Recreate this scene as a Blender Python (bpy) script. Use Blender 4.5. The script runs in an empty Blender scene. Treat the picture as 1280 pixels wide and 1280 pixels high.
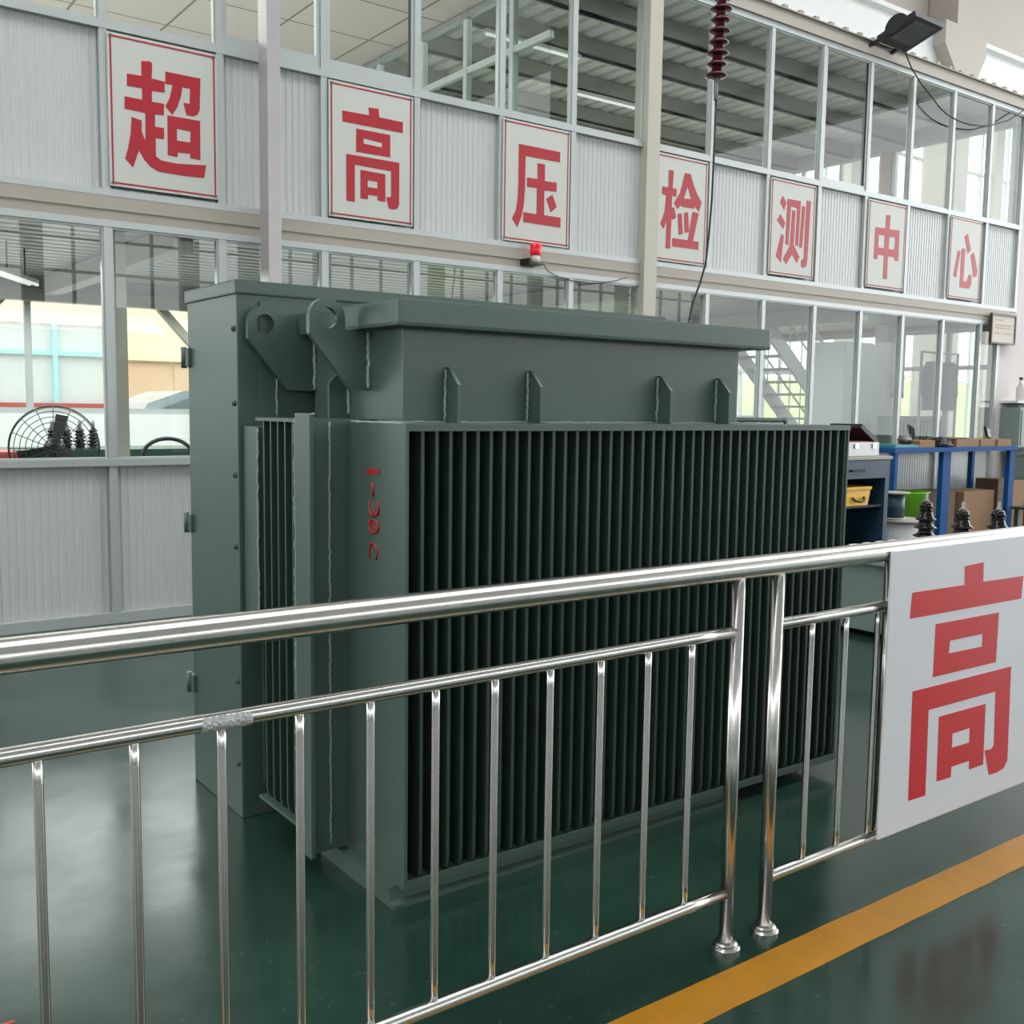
import bpy, bmesh, math, random
from mathutils import Vector, Matrix
random.seed(7)
S = bpy.context.scene
COL = S.collection
PI = math.pi

# ------------------------------------------------------------------ materials
def nodes(name):
    m = bpy.data.materials.new(name); m.use_nodes = True
    nt = m.node_tree; nt.nodes.clear()
    out = nt.nodes.new('ShaderNodeOutputMaterial')
    return m, nt, out

def srgb(r, g, b):
    f = lambda c: (c/255/12.92) if c/255 <= .04045 else ((c/255+.055)/1.055)**2.4
    return (f(r), f(g), f(b), 1)

def mat(name, col, rough=.5, metal=0, var=.06, scale=6, bump=0, bscale=40, rvar=.05, spec=.5, stretch=(1, 1, 1)):
    m, nt, out = nodes(name)
    N = nt.nodes.new; L = nt.links.new
    p = N('ShaderNodeBsdfPrincipled'); L(p.outputs[0], out.inputs[0])
    tc = N('ShaderNodeTexCoord'); mp = N('ShaderNodeMapping'); mp.inputs['Scale'].default_value = stretch
    L(tc.outputs['Object'], mp.inputs[0])
    nz = N('ShaderNodeTexNoise'); nz.inputs['Scale'].default_value = scale; nz.inputs['Detail'].default_value = 5
    L(mp.outputs[0], nz.inputs['Vector'])
    mx = N('ShaderNodeMix'); mx.data_type = 'RGBA'
    mx.inputs[6].default_value = tuple(c*(1-var) for c in col[:3])+(1,)
    mx.inputs[7].default_value = tuple(min(1, c*(1+var)) for c in col[:3])+(1,)
    L(nz.outputs['Fac'], mx.inputs[0]); L(mx.outputs[2], p.inputs['Base Color'])
    mr = N('ShaderNodeMapRange'); mr.inputs[3].default_value = max(0, rough-rvar); mr.inputs[4].default_value = rough+rvar
    L(nz.outputs['Fac'], mr.inputs[0]); L(mr.outputs[0], p.inputs['Roughness'])
    p.inputs['Metallic'].default_value = metal
    p.inputs['Specular IOR Level'].default_value = spec
    if bump:
        n2 = N('ShaderNodeTexNoise'); n2.inputs['Scale'].default_value = bscale; n2.inputs['Detail'].default_value = 3
        L(mp.outputs[0], n2.inputs['Vector'])
        b = N('ShaderNodeBump'); b.inputs['Strength'].default_value = bump; b.inputs['Distance'].default_value = .01
        L(n2.outputs['Fac'], b.inputs['Height']); L(b.outputs[0], p.inputs['Normal'])
    return m

def emit(name, col, strength):
    m, nt, out = nodes(name)
    e = nt.nodes.new('ShaderNodeEmission'); e.inputs[0].default_value = col; e.inputs[1].default_value = strength
    nt.links.new(e.outputs[0], out.inputs[0]); return m

def glass(name, tint=(.91, .94, .925, 1), k=.65):
    m, nt, out = nodes(name); N = nt.nodes.new; L = nt.links.new
    t = N('ShaderNodeBsdfTransparent'); t.inputs[0].default_value = tint
    g = N('ShaderNodeBsdfGlossy'); g.inputs['Roughness'].default_value = .01
    f = N('ShaderNodeLayerWeight'); f.inputs[0].default_value = .5
    pw = N('ShaderNodeMath'); pw.operation = 'POWER'; pw.inputs[1].default_value = 5; L(f.outputs['Facing'], pw.inputs[0])
    mu = N('ShaderNodeMath'); mu.operation = 'MULTIPLY_ADD'; mu.inputs[1].default_value = .92*k; mu.inputs[2].default_value = .045*k
    L(pw.outputs[0], mu.inputs[0])
    mx = N('ShaderNodeMixShader'); L(mu.outputs[0], mx.inputs[0]); L(t.outputs[0], mx.inputs[1]); L(g.outputs[0], mx.inputs[2])
    L(mx.outputs[0], out.inputs[0]); return m

def floor_mat():
    m, nt, out = nodes('green_epoxy_floor'); N = nt.nodes.new; L = nt.links.new
    p = N('ShaderNodeBsdfPrincipled'); L(p.outputs[0], out.inputs[0])
    tc = N('ShaderNodeTexCoord')
    a = N('ShaderNodeTexNoise'); a.inputs['Scale'].default_value = 1.6; a.inputs['Detail'].default_value = 8; a.inputs['Roughness'].default_value = .65
    L(tc.outputs['Object'], a.inputs['Vector'])
    r = N('ShaderNodeValToRGB'); L(a.outputs['Fac'], r.inputs[0])
    r.color_ramp.elements[0].position = .3; r.color_ramp.elements[0].color = srgb(24, 46, 38)
    r.color_ramp.elements[1].position = .72; r.color_ramp.elements[1].color = srgb(40, 66, 55)
    # scuffs and dust specks
    v = N('ShaderNodeTexNoise'); v.inputs['Scale'].default_value = 22; v.inputs['Detail'].default_value = 6; v.inputs['Roughness'].default_value = .7
    L(tc.outputs['Object'], v.inputs['Vector'])
    r2 = N('ShaderNodeValToRGB'); L(v.outputs['Fac'], r2.inputs[0])
    r2.color_ramp.elements[0].position = .62; r2.color_ramp.elements[0].color = (0, 0, 0, 1)
    r2.color_ramp.elements[1].position = .76; r2.color_ramp.elements[1].color = (1, 1, 1, 1)
    mu = N('ShaderNodeMath'); mu.operation = 'MULTIPLY'; mu.inputs[1].default_value = .3; L(r2.outputs[0], mu.inputs[0])
    mx = N('ShaderNodeMix'); mx.data_type = 'RGBA'; L(mu.outputs[0], mx.inputs[0])
    L(r.outputs[0], mx.inputs[6]); mx.inputs[7].default_value = srgb(120, 132, 124)
    L(mx.outputs[2], p.inputs['Base Color'])
    mr = N('ShaderNodeMapRange'); mr.inputs[1].default_value = .3; mr.inputs[2].default_value = .7
    mr.inputs[3].default_value = .13; mr.inputs[4].default_value = .29
    L(a.outputs['Fac'], mr.inputs[0]); L(mr.outputs[0], p.inputs['Roughness'])
    b = N('ShaderNodeBump'); b.inputs['Strength'].default_value = .06; b.inputs['Distance'].default_value = .02
    L(a.outputs['Fac'], b.inputs['Height']); L(b.outputs[0], p.inputs['Normal'])
    p.inputs['Specular IOR Level'].default_value = .55
    return m

def tile_mat():
    m, nt, out = nodes('ceiling_tiles'); N = nt.nodes.new; L = nt.links.new
    p = N('ShaderNodeBsdfPrincipled'); L(p.outputs[0], out.inputs[0]); p.inputs['Roughness'].default_value = .9
    tc = N('ShaderNodeTexCoord'); b = N('ShaderNodeTexBrick'); L(tc.outputs['Object'], b.inputs['Vector'])
    b.offset = 0; b.inputs['Scale'].default_value = 1; b.inputs['Mortar Size'].default_value = .012
    b.inputs['Brick Width'].default_value = .9; b.inputs['Row Height'].default_value = .9
    b.inputs['Color1'].default_value = srgb(214, 204, 194); b.inputs['Color2'].default_value = srgb(206, 197, 188)
    b.inputs['Mortar'].default_value = srgb(130, 122, 114)
    L(b.outputs['Color'], p.inputs['Base Color']); return m

M = {}
M['floor'] = floor_mat(); M['tiles'] = tile_mat()
M['yellow'] = mat('yellow_floor_paint', srgb(166, 114, 20), .4, var=.22, scale=9, bump=.1)
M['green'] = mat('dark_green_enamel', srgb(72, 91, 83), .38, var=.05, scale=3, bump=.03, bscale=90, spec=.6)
M['green_fin_shade'] = mat('dark_green_enamel_shaded', srgb(50, 69, 61), .42, var=.04, spec=.5)  # transformer enamel darkened so the colour carries the shade between the fins
M['weld'] = mat('painted_weld', srgb(146, 158, 150), .3, var=.4, scale=60, bump=.5, bscale=120)
M['steel'] = mat('stainless_steel', srgb(208, 206, 201), .21, 1, var=.05, scale=3, rvar=.04)
M['alu'] = mat('grey_aluminium_frame', srgb(178, 184, 182), .38, .25, var=.03)
M['panel'] = mat('white_ribbed_sheet', srgb(188, 191, 191), .25, .0, var=.03, scale=2)
M['band'] = mat('beige_band_paint', srgb(164, 156, 145), .5, var=.06, scale=4, stretch=(.4, 1, 3))
M['column'] = mat('beige_column_paint', srgb(182, 178, 164), .45)
M['tube'] = mat('grey_painted_tube', srgb(176, 172, 172), .35, .2, var=.1, scale=5)
M['sign'] = mat('off_white_sign', srgb(192, 194, 187), .45, var=.02)
M['red'] = mat('red_lettering', srgb(166, 10, 32), .4, var=.05)
M['border'] = mat('dark_red_line', srgb(160, 34, 48), .45)
M['pin'] = mat('brown_pin', srgb(110, 84, 76), .4)
M['board'] = mat('white_plastic_board', srgb(238, 239, 244), .3, var=.01)
M['board_red'] = mat('bright_red_vinyl', srgb(212, 26, 36), .35, var=.05, scale=3)
M['paint_red'] = mat('red_marker_paint', srgb(170, 30, 36), .4, var=.3, scale=60)
M['glass'] = glass('window_glass')
M['gasket'] = mat('black_gasket', srgb(30, 32, 32), .6)
M['deck'] = mat('galvanised_deck', srgb(206, 203, 196), .35, .12, var=.08, scale=2)
M['purlin'] = mat('grey_purlin', srgb(150, 148, 140), .5, var=.05)
M['wood_brown'] = mat('brown_frame', srgb(140, 112, 88), .5, var=.1)
M['black'] = mat('black_plastic', srgb(22, 22, 24), .4)
M['lamp_glass'] = mat('dark_lamp_glass', srgb(90, 94, 96), .12, var=.05)
M['maroon'] = mat('maroon_glaze', srgb(74, 22, 26), .14, var=.12)
M['brown_glaze'] = mat('black_brown_glaze', srgb(12, 9, 8), .16, var=.15, spec=.35)
M['lens'] = mat('red_beacon_lens', srgb(225, 24, 36), .15)
M['lens'].node_tree.nodes['Principled BSDF'].inputs['Emission Color'].default_value = (1, .03, .05, 1)
M['lens'].node_tree.nodes['Principled BSDF'].inputs['Emission Strength'].default_value = .25
M['clear'] = mat('clear_plastic', srgb(205, 200, 190), .15)
M['blue'] = mat('blue_bench_paint', srgb(12, 74, 134), .6, var=.08, spec=.25)
M['navy'] = mat('dark_blue_cabinet', srgb(30, 58, 80), .45, var=.1)
M['dark'] = mat('dark_interior_steel', srgb(26, 28, 36), .6)
M['yellow_box'] = mat('yellow_plastic', srgb(232, 176, 30), .35)
M['cardboard'] = mat('cardboard', srgb(150, 118, 90), .8, var=.12, scale=10)
M['cardboard_dark'] = mat('brown_cardboard', srgb(112, 92, 74), .8, var=.12)
M['lime'] = mat('lime_plastic', srgb(118, 190, 40), .4)
M['white'] = mat('white_paint', srgb(222, 224, 222), .5, var=.03)
M['white_gloss'] = mat('white_lacquer', srgb(216, 222, 222), .3, var=.03)
M['grey'] = mat('grey_paint', srgb(140, 142, 140), .5)
M['case'] = mat('aluminium_case', srgb(168, 170, 170), .35, .5)
M['teal'] = mat('teal_plastic', srgb(40, 120, 130), .4)
M['reel'] = mat('dark_teal_spool', srgb(38, 70, 84), .4)
M['paper'] = mat('cream_paper', srgb(214, 204, 192), .7)
M['frame_brown'] = mat('dark_brown_frame', srgb(84, 66, 54), .4)
M['print'] = mat('faint_grey_print', srgb(180, 168, 152), .7)
M['pink'] = mat('pink_render', srgb(240, 208, 198), .8)
M['ochre'] = mat('ochre_render', srgb(244, 228, 200), .8)
M['ochre_dark'] = mat('orange_panel', srgb(232, 198, 168), .8)
M['tealframe'] = mat('teal_window_frame', srgb(176, 214, 218), .5)
M['win_grey'] = mat('grey_shopfront_glass', srgb(216, 218, 218), .25)
M['car_white'] = mat('white_car_paint', srgb(236, 236, 232), .15)
M['car_silver'] = mat('silver_car_paint', srgb(180, 188, 200), .18, .3)
M['car_glass'] = mat('car_window_glass', srgb(120, 134, 140), .05)
M['rubber'] = mat('black_rubber', srgb(24, 24, 24), .7)
M['concrete'] = mat('concrete_yard', srgb(176, 172, 164), .9, var=.1)
M['grass'] = mat('bright_grass', srgb(140, 158, 96), .9, var=.3, scale=1.2)
M['hall_beige'] = mat('hall_beige_paint', srgb(186, 178, 170), .7, var=.03)
M['hall_white'] = mat('hall_white_panel', srgb(226, 228, 226), .5, var=.02)
M['pinkwhite'] = mat('pinkish_white_wall', srgb(208, 200, 198), .6, var=.03)
M['coat'] = mat('grey_cloth', srgb(108, 116, 126), .9, var=.1)
M['banner'] = mat('white_banner_cloth', srgb(206, 214, 220), .7)
M['banner_blue'] = mat('blue_grey_print', srgb(110, 130, 150), .7)
M['chair_black'] = mat('black_mesh_chair', srgb(34, 34, 36), .6)
M['red_dull'] = mat('dull_red_paint', srgb(176, 80, 76), .5)
M['dkgreen'] = mat('dark_green_bench', srgb(30, 66, 58), .4)
M['pale_green'] = mat('pale_green_enamel', srgb(120, 136, 130), .4)
M['lamp_on'] = emit('lit_tube', (1, .98, .94, 1), 3.0)
M['scuff'] = mat('scuffed_steel', srgb(196, 198, 198), .5, .6, var=.3, scale=90, bump=.8, bscale=160)
M['conc_pale'] = mat('pale_fibre_board', srgb(170, 166, 156), .7)

# ------------------------------------------------------------------ mesh builder
OFF = {}                       # world origin of every object built

class MB:
    def __init__(s): s.v = []; s.f = []; s.sm = []
    def add(s, vs, fs, smooth=False):
        n = len(s.v); s.v += [tuple(v) for v in vs]
        s.f += [tuple(i+n for i in f) for f in fs]; s.sm += [smooth]*len(fs); return s
    def box(s, x0, x1, y0, y1, z0, z1):
        v = [(x, y, z) for z in (z0, z1) for y in (y0, y1) for x in (x0, x1)]
        return s.add(v, [(0, 2, 3, 1), (4, 5, 7, 6), (0, 1, 5, 4), (2, 6, 7, 3), (0, 4, 6, 2), (1, 3, 7, 5)])
    def bbox(s, x0, x1, y0, y1, z0, z1, b=.004):           # box with bevelled edges
        bm = bmesh.new(); bmesh.ops.create_cube(bm, size=1)
        for v in bm.verts:
            v.co = Vector(((x0+x1)/2+v.co.x*(x1-x0), (y0+y1)/2+v.co.y*(y1-y0), (z0+z1)/2+v.co.z*(z1-z0)))
        bmesh.ops.bevel(bm, geom=bm.edges[:], offset=b, segments=2, affect='EDGES', profile=.7)
        bm.verts.index_update()
        s.add([v.co[:] for v in bm.verts], [[v.index for v in f.verts] for f in bm.faces]); bm.free(); return s
    def obox(s, c, ax, ay, az):                              # oriented box: centre and half-axis vectors
        c, ax, ay, az = map(Vector, (c, ax, ay, az))
        v = [c+ax*i+ay*j+az*k for k in (-1, 1) for j in (-1, 1) for i in (-1, 1)]
        return s.add(v, [(0, 2, 3, 1), (4, 5, 7, 6), (0, 1, 5, 4), (2, 6, 7, 3), (0, 4, 6, 2), (1, 3, 7, 5)])
    def bar(s, p, q, w, h, up=(0, 0, 1)):                    # rectangular bar from p to q
        p, q = Vector(p), Vector(q); d = q-p; u = Vector(up); sd = d.cross(u).normalized(); u2 = sd.cross(d).normalized()
        return s.obox((p+q)/2, d/2, sd*w/2, u2*h/2)
    def tube(s, pts, r, n=12, cap=True):
        pts = [Vector(p) for p in pts]; rs = r if isinstance(r, (list, tuple)) else [r]*len(pts)
        vs = []; ref = None
        for i, p in enumerate(pts):
            d = (pts[min(i+1, len(pts)-1)]-pts[max(i-1, 0)]).normalized()
            if ref is None: ref = Vector((0, 0, 1)) if abs(d.z) < .9 else Vector((1, 0, 0))
            a = d.cross(ref).normalized(); b = a.cross(d).normalized(); ref = b
            for k in range(n):
                t = 2*PI*k/n; vs.append(p+(a*math.cos(t)+b*math.sin(t))*rs[i])
        fs = [(i*n+k, i*n+(k+1) % n, (i+1)*n+(k+1) % n, (i+1)*n+k) for i in range(len(pts)-1) for k in range(n)]
        m = len(s.v); s.add(vs, fs, True)
        if cap: s.f += [tuple(m+k for k in reversed(range(n))), tuple(m+(len(pts)-1)*n+k for k in range(n))]; s.sm += [False, False]
        return s
    def lathe(s, prof, c, n=24, smooth=True):                # prof: (radius, z)
        vs = [(c[0]+r*math.cos(2*PI*k/n), c[1]+r*math.sin(2*PI*k/n), c[2]+z) for r, z in prof for k in range(n)]
        fs = [(i*n+k, i*n+(k+1) % n, (i+1)*n+(k+1) % n, (i+1)*n+k) for i in range(len(prof)-1) for k in range(n)]
        m = len(s.v); s.add(vs, fs, smooth)
        s.f += [tuple(m+k for k in reversed(range(n))), tuple(m+(len(prof)-1)*n+k for k in range(n))]; s.sm += [False, False]
        return s
    def prism(s, poly, axis, a, b):                          # polygon extruded along an axis
        def P(u, v, w): return {'X': (w, u, v), 'Y': (u, w, v), 'Z': (u, v, w)}[axis]
        n = len(poly); vs = [P(u, v, a) for u, v in poly]+[P(u, v, b) for u, v in poly]
        return s.add(vs, [tuple(range(n)), tuple(range(2*n-1, n-1, -1))]+[(i, i+n, (i+1) % n+n, (i+1) % n) for i in range(n)])
    def build(s, name, m, parent=None, origin=None):
        if parent is not None: o_ = OFF[parent.name]
        elif origin is not None: o_ = Vector(origin)
        else:
            xs, ys, zs = zip(*s.v); o_ = Vector(((min(xs)+max(xs))/2, (min(ys)+max(ys))/2, min(zs)))
        me = bpy.data.meshes.new(name)
        me.from_pydata([tuple(Vector(v)-o_) for v in s.v], [], s.f); me.validate()
        if len(s.sm) == len(me.polygons): me.polygons.foreach_set('use_smooth', s.sm)
        bm = bmesh.new(); bm.from_mesh(me); bmesh.ops.recalc_face_normals(bm, faces=bm.faces[:]); bm.to_mesh(me); bm.free()
        me.materials.append(m); me.update()
        o = bpy.data.objects.new(name, me); COL.objects.link(o); OFF[o.name] = o_.copy()
        if parent is not None: o.parent = parent
        else: o.location = o_
        return o

def tag(o, label, cat, group=None):
    o['label'] = label; o['category'] = cat
    if group: o['group'] = group
    return o
def thing(name, loc, label, cat, group=None):
    o = bpy.data.objects.new(name, None); COL.objects.link(o); o.location = loc; o.empty_display_size = .1
    OFF[o.name] = Vector(loc); return tag(o, label, cat, group)
def struct(o): o['kind'] = 'structure'; return o
def copy_tree(o, parent=None):
    c = o.copy(); COL.objects.link(c); c.parent = parent
    OFF[c.name] = OFF[o.name].copy()
    for ch in list(o.children): copy_tree(ch, c)
    return c
def flat_text(name, contours, y, depth, m, parent):
    """Filled outline lettering lying in the X-Z plane, facing -Y."""
    o_ = OFF[parent.name]
    cu = bpy.data.curves.new(name, 'CURVE'); cu.dimensions = '2D'; cu.fill_mode = 'BOTH'; cu.extrude = depth/2
    for c in contours:
        sp = cu.splines.new('POLY'); sp.points.add(len(c)-1); sp.use_cyclic_u = True
        for i, (x, z) in enumerate(c): sp.points[i].co = (x-o_.x, z-o_.z, 0, 1)
    tmp = bpy.data.objects.new('tmp', cu); COL.objects.link(tmp)
    dg = bpy.context.evaluated_depsgraph_get(); me = bpy.data.meshes.new_from_object(tmp.evaluated_get(dg))
    bpy.data.objects.remove(tmp)
    me.transform(Matrix(((1, 0, 0, 0), (0, 0, -1, y-o_.y), (0, 1, 0, 0), (0, 0, 0, 1))))
    me.name = name; me.materials.clear(); me.materials.append(m)
    for p in me.polygons: p.use_smooth = False
    o = bpy.data.objects.new(name, me); COL.objects.link(o); o.parent = parent; OFF[o.name] = o_.copy(); return o
def wobble(p, q, n, a):                                     # bumpy weld bead path
    p, q = Vector(p), Vector(q)
    return [p.lerp(q, i/n)+Vector([random.uniform(-a, a) for _ in range(3)]) for i in range(n+1)]
def corr(mb, x0, x1, y0, y1, z, period, depth, along):      # ribbed deck lying flat, ribs along 'X' or 'Y'
    a0, a1 = (y0, y1) if along == 'X' else (x0, x1)
    prof = []; t = a0
    while t < a1:
        prof += [(t, z), (min(t+period*.62, a1), z), (min(t+period*.70, a1), z+depth), (min(t+period*.92, a1), z+depth)]; t += period
    prof.append((a1, z))
    vs = []
    for u, w in prof: vs += [(x0, u, w), (x1, u, w)] if along == 'X' else [(u, y0, w), (u, y1, w)]
    return mb.add(vs, [(2*i, 2*i+1, 2*i+3, 2*i+2) for i in range(len(prof)-1)])
GLYPHS={
 'chao':([[(2.223,3.751),(2.279,3.76),(2.294,3.751),(2.289,3.652),(2.375,3.648),(2.374,3.577),(2.289,3.573),(2.287,3.502),(2.368,3.503),(2.365,3.427),(2.306,3.425),(2.305,3.344),(2.365,3.344),(2.364,3.272),(2.307,3.271),(2.307,3.151),(2.344,3.129),(2.45,3.124),(2.652,3.143),(2.635,3.055),(2.491,3.05),(2.322,3.054),(2.27,3.077),(2.23,3.117),(2.195,3.174),(2.155,3.057),(2.105,3.108),(2.124,3.171),(2.143,3.265),(2.152,3.381),(2.217,3.369),(2.215,3.296),(2.24,3.24),(2.242,3.422),(2.109,3.426),(2.11,3.505),(2.224,3.504),(2.225,3.577),(2.126,3.575),(2.128,3.653),(2.223,3.656)],[(2.381,3.715),(2.62,3.715),(2.612,3.507),(2.598,3.474),(2.565,3.455),(2.52,3.456),(2.5,3.533),(2.543,3.534),(2.547,3.635),(2.493,3.634),(2.485,3.577),(2.457,3.495),(2.422,3.441),(2.377,3.49),(2.407,3.547),(2.428,3.636),(2.379,3.636)],[(2.389,3.432),(2.613,3.433),(2.611,3.172),(2.541,3.174),(2.542,3.203),(2.456,3.2),(2.453,3.169),(2.387,3.171)],[(2.452,3.356),(2.546,3.353),(2.543,3.278),(2.451,3.277)]],[(2.026,3.874),(2.714,3.874),(2.716,2.946),(2.025,2.938)]),
 'gao':([[(3.918,3.754),(4.004,3.76),(4.011,3.698),(4.219,3.697),(4.219,3.615),(3.699,3.616),(3.697,3.694),(3.925,3.698)],[(3.814,3.583),(4.106,3.582),(4.107,3.415),(3.814,3.414)],[(3.876,3.521),(4.037,3.512),(4.034,3.478),(3.876,3.482)],[(3.731,3.385),(4.188,3.386),(4.187,3.069),(4.172,3.037),(4.137,3.025),(4.096,3.028),(4.073,3.112),(4.102,3.113),(4.117,3.125),(4.116,3.313),(3.801,3.316),(3.801,3.04),(3.731,3.043)],[(3.85,3.285),(4.064,3.281),(4.065,3.074),(3.998,3.075),(3.998,3.109),(3.913,3.108),(3.913,3.074),(3.85,3.074)],[(3.911,3.218),(3.998,3.215),(3.995,3.165),(3.911,3.166)]],[(3.604,3.877),(4.29,3.878),(4.291,2.936),(3.613,2.937)]),
 'ya':([[(5.345,3.713),(5.791,3.712),(5.791,3.626),(5.416,3.625),(5.415,3.359),(5.405,3.22),(5.381,3.119),(5.339,3.026),(5.283,3.093),(5.322,3.161),(5.339,3.251),(5.345,3.389)],[(5.546,3.584),(5.626,3.586),(5.627,3.447),(5.758,3.449),(5.757,3.373),(5.623,3.367),(5.624,3.16),(5.808,3.16),(5.808,3.075),(5.401,3.077),(5.402,3.159),(5.544,3.158),(5.543,3.376),(5.436,3.372),(5.437,3.451),(5.549,3.451)],[(5.646,3.3),(5.711,3.344),(5.763,3.245),(5.698,3.192)]],[(5.204,3.877),(5.884,3.878),(5.877,2.925),(5.204,2.933)]),
 'jian':([[(7.106,3.752),(7.172,3.755),(7.162,3.592),(7.216,3.593),(7.216,3.521),(7.158,3.518),(7.158,3.41),(7.19,3.419),(7.218,3.329),(7.177,3.3),(7.159,3.322),(7.151,3.03),(7.09,3.027),(7.097,3.285),(7.058,3.204),(7.016,3.247),(7.066,3.36),(7.083,3.518),(7.027,3.521),(7.03,3.591),(7.108,3.592)],[(7.323,3.754),(7.398,3.755),(7.446,3.655),(7.501,3.573),(7.56,3.512),(7.527,3.418),(7.469,3.464),(7.459,3.439),(7.294,3.437),(7.282,3.45),(7.235,3.408),(7.188,3.46),(7.262,3.561)],[(7.363,3.634),(7.416,3.522),(7.316,3.517)],[(7.239,3.363),(7.293,3.377),(7.316,3.183),(7.262,3.17)],[(7.325,3.381),(7.379,3.4),(7.399,3.212),(7.341,3.196)],[(7.442,3.41),(7.525,3.403),(7.458,3.134),(7.536,3.134),(7.535,3.058),(7.178,3.055),(7.178,3.132),(7.388,3.134)]],[(6.942,3.869),(7.627,3.88),(7.605,2.928),(6.927,2.934)]),
 'ce':([[(8.76,3.731),(8.822,3.663),(8.788,3.59),(8.72,3.661)],[(8.732,3.541),(8.813,3.464),(8.787,3.395),(8.686,3.475)],[(8.761,3.346),(8.801,3.325),(8.77,3.054),(8.686,3.11)],[(8.838,3.708),(9.053,3.711),(9.037,3.247),(8.991,3.251),(8.999,3.636),(8.894,3.638),(8.88,3.243),(8.832,3.245)],[(8.921,3.604),(8.97,3.602),(8.965,3.25),(9.067,3.136),(9.029,3.072),(8.944,3.155),(8.854,3.042),(8.802,3.095),(8.904,3.234)],[(9.079,3.665),(9.129,3.666),(9.104,3.235),(9.057,3.239)],[(9.151,3.731),(9.221,3.729),(9.197,3.096),(9.183,3.048),(9.134,3.028),(9.105,3.041),(9.096,3.102),(9.138,3.127)]],[(8.609,3.872),(9.292,3.873),(9.268,2.945),(8.586,2.943)]),
 'zhong':([[(10.575,3.751),(10.659,3.755),(10.65,3.6),(10.848,3.606),(10.851,3.26),(10.774,3.258),(10.774,3.298),(10.642,3.295),(10.647,3.036),(10.567,3.037),(10.569,3.295),(10.451,3.296),(10.446,3.244),(10.376,3.243),(10.382,3.595),(10.571,3.601)],[(10.45,3.52),(10.567,3.52),(10.567,3.379),(10.451,3.377)],[(10.656,3.518),(10.772,3.522),(10.767,3.381),(10.65,3.381)]],[(10.269,3.865),(10.955,3.876),(10.941,2.953),(10.264,2.944)]),
 'xin':([[(12.219,3.692),(12.29,3.727),(12.378,3.541),(12.31,3.485)],[(12.087,3.507),(12.147,3.496),(12.081,3.178),(12.017,3.197)],[(12.169,3.53),(12.217,3.545),(12.25,3.528),(12.245,3.152),(12.323,3.149),(12.369,3.245),(12.43,3.233),(12.421,3.112),(12.379,3.064),(12.169,3.067)],[(12.381,3.477),(12.452,3.519),(12.551,3.303),(12.54,3.232),(12.477,3.212)]],[(11.943,3.876),(12.61,3.884),(12.59,2.944),(11.92,2.949)]),
 'fence':([[(3.198,1.005),(3.312,1.009),(3.316,0.943),(3.581,0.94),(3.575,0.86),(2.897,0.863),(2.904,0.945),(3.203,0.942)],[(3.045,0.829),(3.43,0.826),(3.43,0.652),(3.045,0.655)],[(3.133,0.764),(3.335,0.763),(3.335,0.719),(3.13,0.722)],[(2.934,0.625),(3.535,0.622),(3.55,0.281),(3.528,0.256),(3.484,0.249),(3.43,0.251),(3.393,0.345),(3.436,0.342),(3.452,0.353),(3.442,0.547),(3.03,0.549),(3.038,0.262),(2.942,0.265)],[(3.094,0.516),(3.379,0.513),(3.387,0.297),(3.298,0.297),(3.296,0.328),(3.185,0.329),(3.186,0.293),(3.101,0.296)],[(3.18,0.444),(3.288,0.444),(3.289,0.393),(3.181,0.395)]],[(2.784,1.08),(3.564,1.101),(3.679,0.171),(2.771,0.192)]),
}
# ------------------------------------------------------------------ setting: floors and hall
struct(MB().box(-14, 30, -14, 11.5, -.12, 0).box(13.6, 30, 11.5, 14, -.12, 0).build('floor', M['floor'], origin=(0, 0, 0)))
struct(MB().box(-40, 13.6, 11.5, 70, -.3, -.121).box(13.6, 70, 14.0, 70, -.3, -.121).build('ground', M['concrete'], origin=(0, 14, -.12)))
ln = MB()
xs = [-14+.11*i for i in range(0, 380)]
up = [(x, 1.778+random.uniform(-.0015, .0015)) for x in xs]; dn = [(x, 1.645+random.uniform(-.0015, .0015)) for x in xs]
ln.prism(up+dn[::-1], 'Z', .0, .0015)
struct(ln.build('trim_1', M['yellow'], origin=(0, 1.7, 0)))

ML = [-2.88, -2.07, -1.26, -.45, .37, 1.175, 1.985, 2.765, 3.558, 4.36, 5.18, 5.955, 6.865, 7.706, 8.55, 9.39, 10.22, 11.04, 11.89, 12.755, 13.56]
YF = 7.207
HM = .026
fr = MB()
for x in ML:
    if abs(x-6.865) < .01: continue
    fr.box(x-HM, x+HM, YF, YF+.07, 2.86, 5.42)
    if x < 13.3: fr.box(x-HM, x+HM, YF, YF+.07, 0, 2.72)
fr.box(13.16, 13.22, YF, YF+.07, 0, 2.72)
X0, X1 = ML[0], 13.59
fr.box(X0, 13.22, YF-.006, YF+.066, 0, .07)
fr.box(X0, 13.22, YF-.01, YF+.075, 1.075, 1.122)
fr.box(X0, 13.4, YF-.004, YF+.066, 2.655, 2.70)
fr.box(X0, X1, YF-.004, YF+.066, 2.855, 2.90)
fr.box(X0, X1, YF-.004, YF+.066, 3.915, 3.968)
fr.box(X0, X1, YF-.004, YF+.066, 5.36, 5.42)
wall = struct(fr.build('wall_back', M['alu'], origin=(X0, YF, 0)))
b = MB().box(X0, 13.45, YF-.002, YF+.1, 2.70, 2.855)
b.box(X0, 13.45, YF-.012, YF, 2.765, 2.775)
struct(b.build('trim_2', M['band']))
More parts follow.
